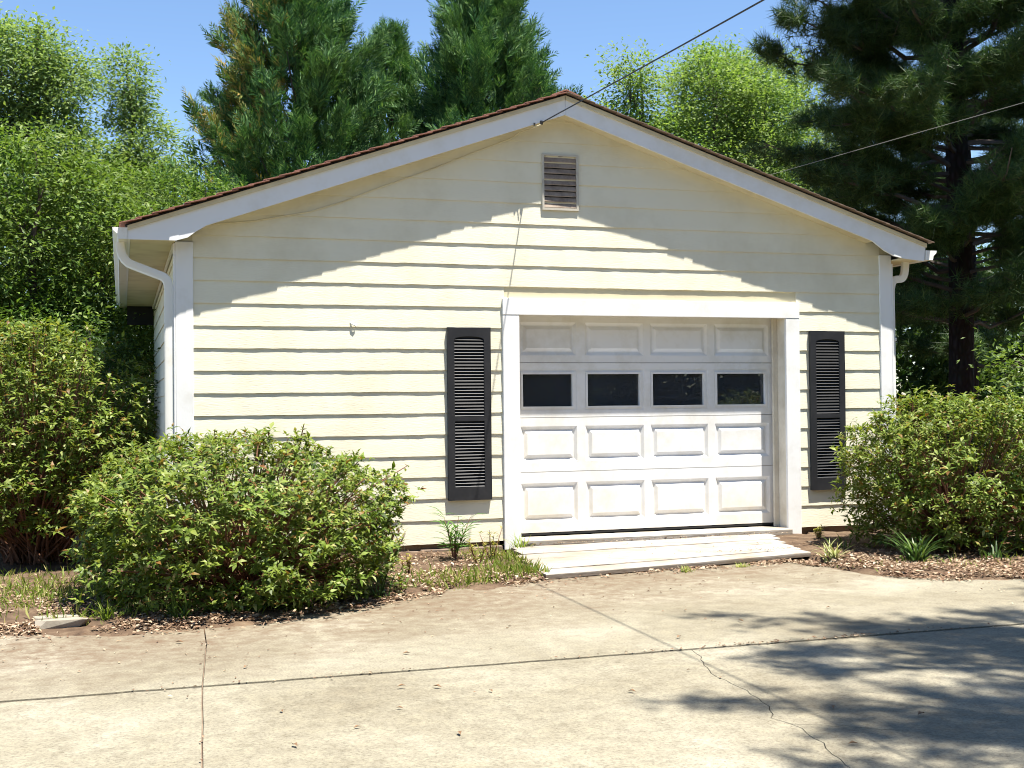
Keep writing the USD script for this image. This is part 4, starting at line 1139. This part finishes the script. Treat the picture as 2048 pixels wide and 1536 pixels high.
# dry leaves and bark chips over the bed and spilling onto the concrete edge
n = 62000
lx = rg.uniform(-4.4, 5.6, n); lt = np.abs(rg.normal(0, 1, n)) * .9 - .06 - (rg.random(n) < .25) * np.abs(rg.normal(0, .10, n))
ly = y_bed(lx) + lt
ok = (ly < -.06) & ~((lx > .5) & (lx < 3.45) & (ly > -2.1 + (lx - .5) * .16) & (lx > .95 - .2 * -ly)) | ((lx < -2.4) & (ly < 1.5))
den = meshkit.fbm(np.stack([lx * 1.7, ly * 1.7, 0 * lx], 1), 3, 4)
ok &= den > .34
lx, ly, lt = lx[ok], ly[ok], lt[ok]; n = len(lx)
lz = bed_z(lx, ly) + .006 + rg.uniform(0, .012, n)
az = rg.uniform(0, 6.28, n)
dd = np.stack([np.cos(az), np.sin(az), rg.normal(0, .22, n)], 1)
sz = rg.uniform(.012, .045, n) * np.where(rg.random(n) < .12, 1.5, 1)
V, F = leaf_mesh(np.stack([lx, ly, lz], 1), dd, unit(rg.normal(0, .35, (n, 3)) + [0, 0, 1]), sz, sz * rg.uniform(.25, .6, n), fold=.3, droop=.0, tris=2)
put('leaf_litter', (V, F), M['litter'], label='dry brown leaves and bark chips over the soil bed', cat='leaf litter', kind='stuff', per=4)

# debris on the ramp and along the joints
jp = []
for k2 in range(260):
    x = rg.uniform(-2.9, 3.5) if k2 < 90 else rg.normal(1.1, .55)
    jp.append((x, -4.905 + rg.normal(0, .022), .004))
for k2 in range(12):
    y = rg.uniform(-6.3, -3.7); jp.append((-2.30 + (y + 4.9) * .062 + rg.normal(0, .012), y, .003))
for k2 in range(90):
    jp.append((rg.normal(2.75, .28), rg.normal(-1.38, .05), .066))
for k2 in range(60):
    jp.append((rg.uniform(.6, 3.3), rg.uniform(-1.5, -.2), .064))
for k2 in range(260):
    jp.append((rg.uniform(1.0, 3.8), -.165 + rg.normal(0, .02), .058))
for k2 in range(420):
    x = rg.uniform(-4, 5); jp.append((x, y_bed(x) - abs(rg.normal(0, .9)), .004))
jp = np.array(jp); n = len(jp)
az = rg.uniform(0, 6.28, n); sz = rg.uniform(.008, .032, n)
V, F = leaf_mesh(jp, np.stack([np.cos(az), np.sin(az), rg.uniform(-.02, .25, n)], 1), unit(rg.normal(0, .3, (n, 3)) + [0, 0, 1]), sz, sz * .45, fold=.4, droop=0)
put('debris', (V, F), M['litter'], label='bits of leaf and twig scattered along joints and on the planks', cat='debris', kind='stuff', per=5)

# single fallen leaves on the concrete
spots = [(-1.35, -5.28, .05), (-1.18, -5.33, .055), (-1.98, -5.55, .04), (-2.05, -4.55, .045), (-1.15, -4.5, .05), (-2.36, -3.72, .06), (-.95, -5.5, .04), (.25, -5.62, .035), (-1.7, -5.95, .04), (-1.45, -5.68, .04),
         (-2.0, -6.15, .05), (.45, -6.35, .05), (.75, -6.6, .06), (.2, -6.9, .045), (1.1, -4.25, .05), (.95, -3.75, .04), (.5, -4.6, .05), (1.9, -4.0, .04), (-.3, -5.75, .05), (-1.3, -6.2, .05)]
lv, lf = leaf_mesh(np.array([[-.5, 0, .0]]), np.array([[1, 0, .06]]), np.array([[0, 0, 1.]]), np.array([1.0]), np.array([.42]), fold=.45, droop=.02)
lv[:, 2] += .12
leaf_root = None
for i, (x, y, s) in enumerate(spots):
    if leaf_root is None:
        leaf_root = thing('fallen_leaf', 'dry curled leaf lying alone on the concrete', 'leaf', (0, 0, 0), 'dry leaves on the concrete')
        put('blade', (lv * s, lf), M['dry_leaf'], leaf_root)
        UsdGeom.Xformable(stage.GetPrimAtPath(leaf_root)).AddTranslateOp().Set(Gf.Vec3d(x, y, .002))
    else:
        copy_of(leaf_root, 'fallen_leaf', (x, y, .002 - (.006 if y < -4.91 else 0)), (i * 137) % 360, s / .05, 'dry curled leaf lying alone on the concrete', 'leaf', 'dry leaves on the concrete')

# broken stone slab at the far left
st_pts = lambda c, sx, sy, h, sd: trimesh.convex.convex_hull(np.array(c) + np.concatenate([np.random.default_rng(sd).uniform([-sx, -sy, 0], [sx, sy, h * .6], (22, 3)), np.random.default_rng(sd + 1).uniform([-sx * .9, -sy * .85, h * .8], [sx * .9, sy * .85, h], (26, 3))]))
rocks = thing('stone_block', 'pale broken stone slab at the bed edge far left', 'stone')
put('slab_piece', st_pts((-3.06, -2.93, .005), .19, .085, .06, 301), M['stone'], rocks)
put('slab_piece', st_pts((-3.10, -2.76, .005), .16, .06, .055, 303), M['stone'], rocks)

# pale guy wire over the right side
ww = np.array([(6.318, 3.4, 4.646), (8.263, 1.5, 5.164)]); ww = np.vstack([ww[:1] + (ww[1:] - ww[:1]) * t2 for t2 in np.linspace(-.4, 1.7, 14)])
put('guy_wire', tube(ww, .003, 5), M['pale_wire'], label='thin pale wire slanting through the pine at the right', cat='wire', smooth=True)
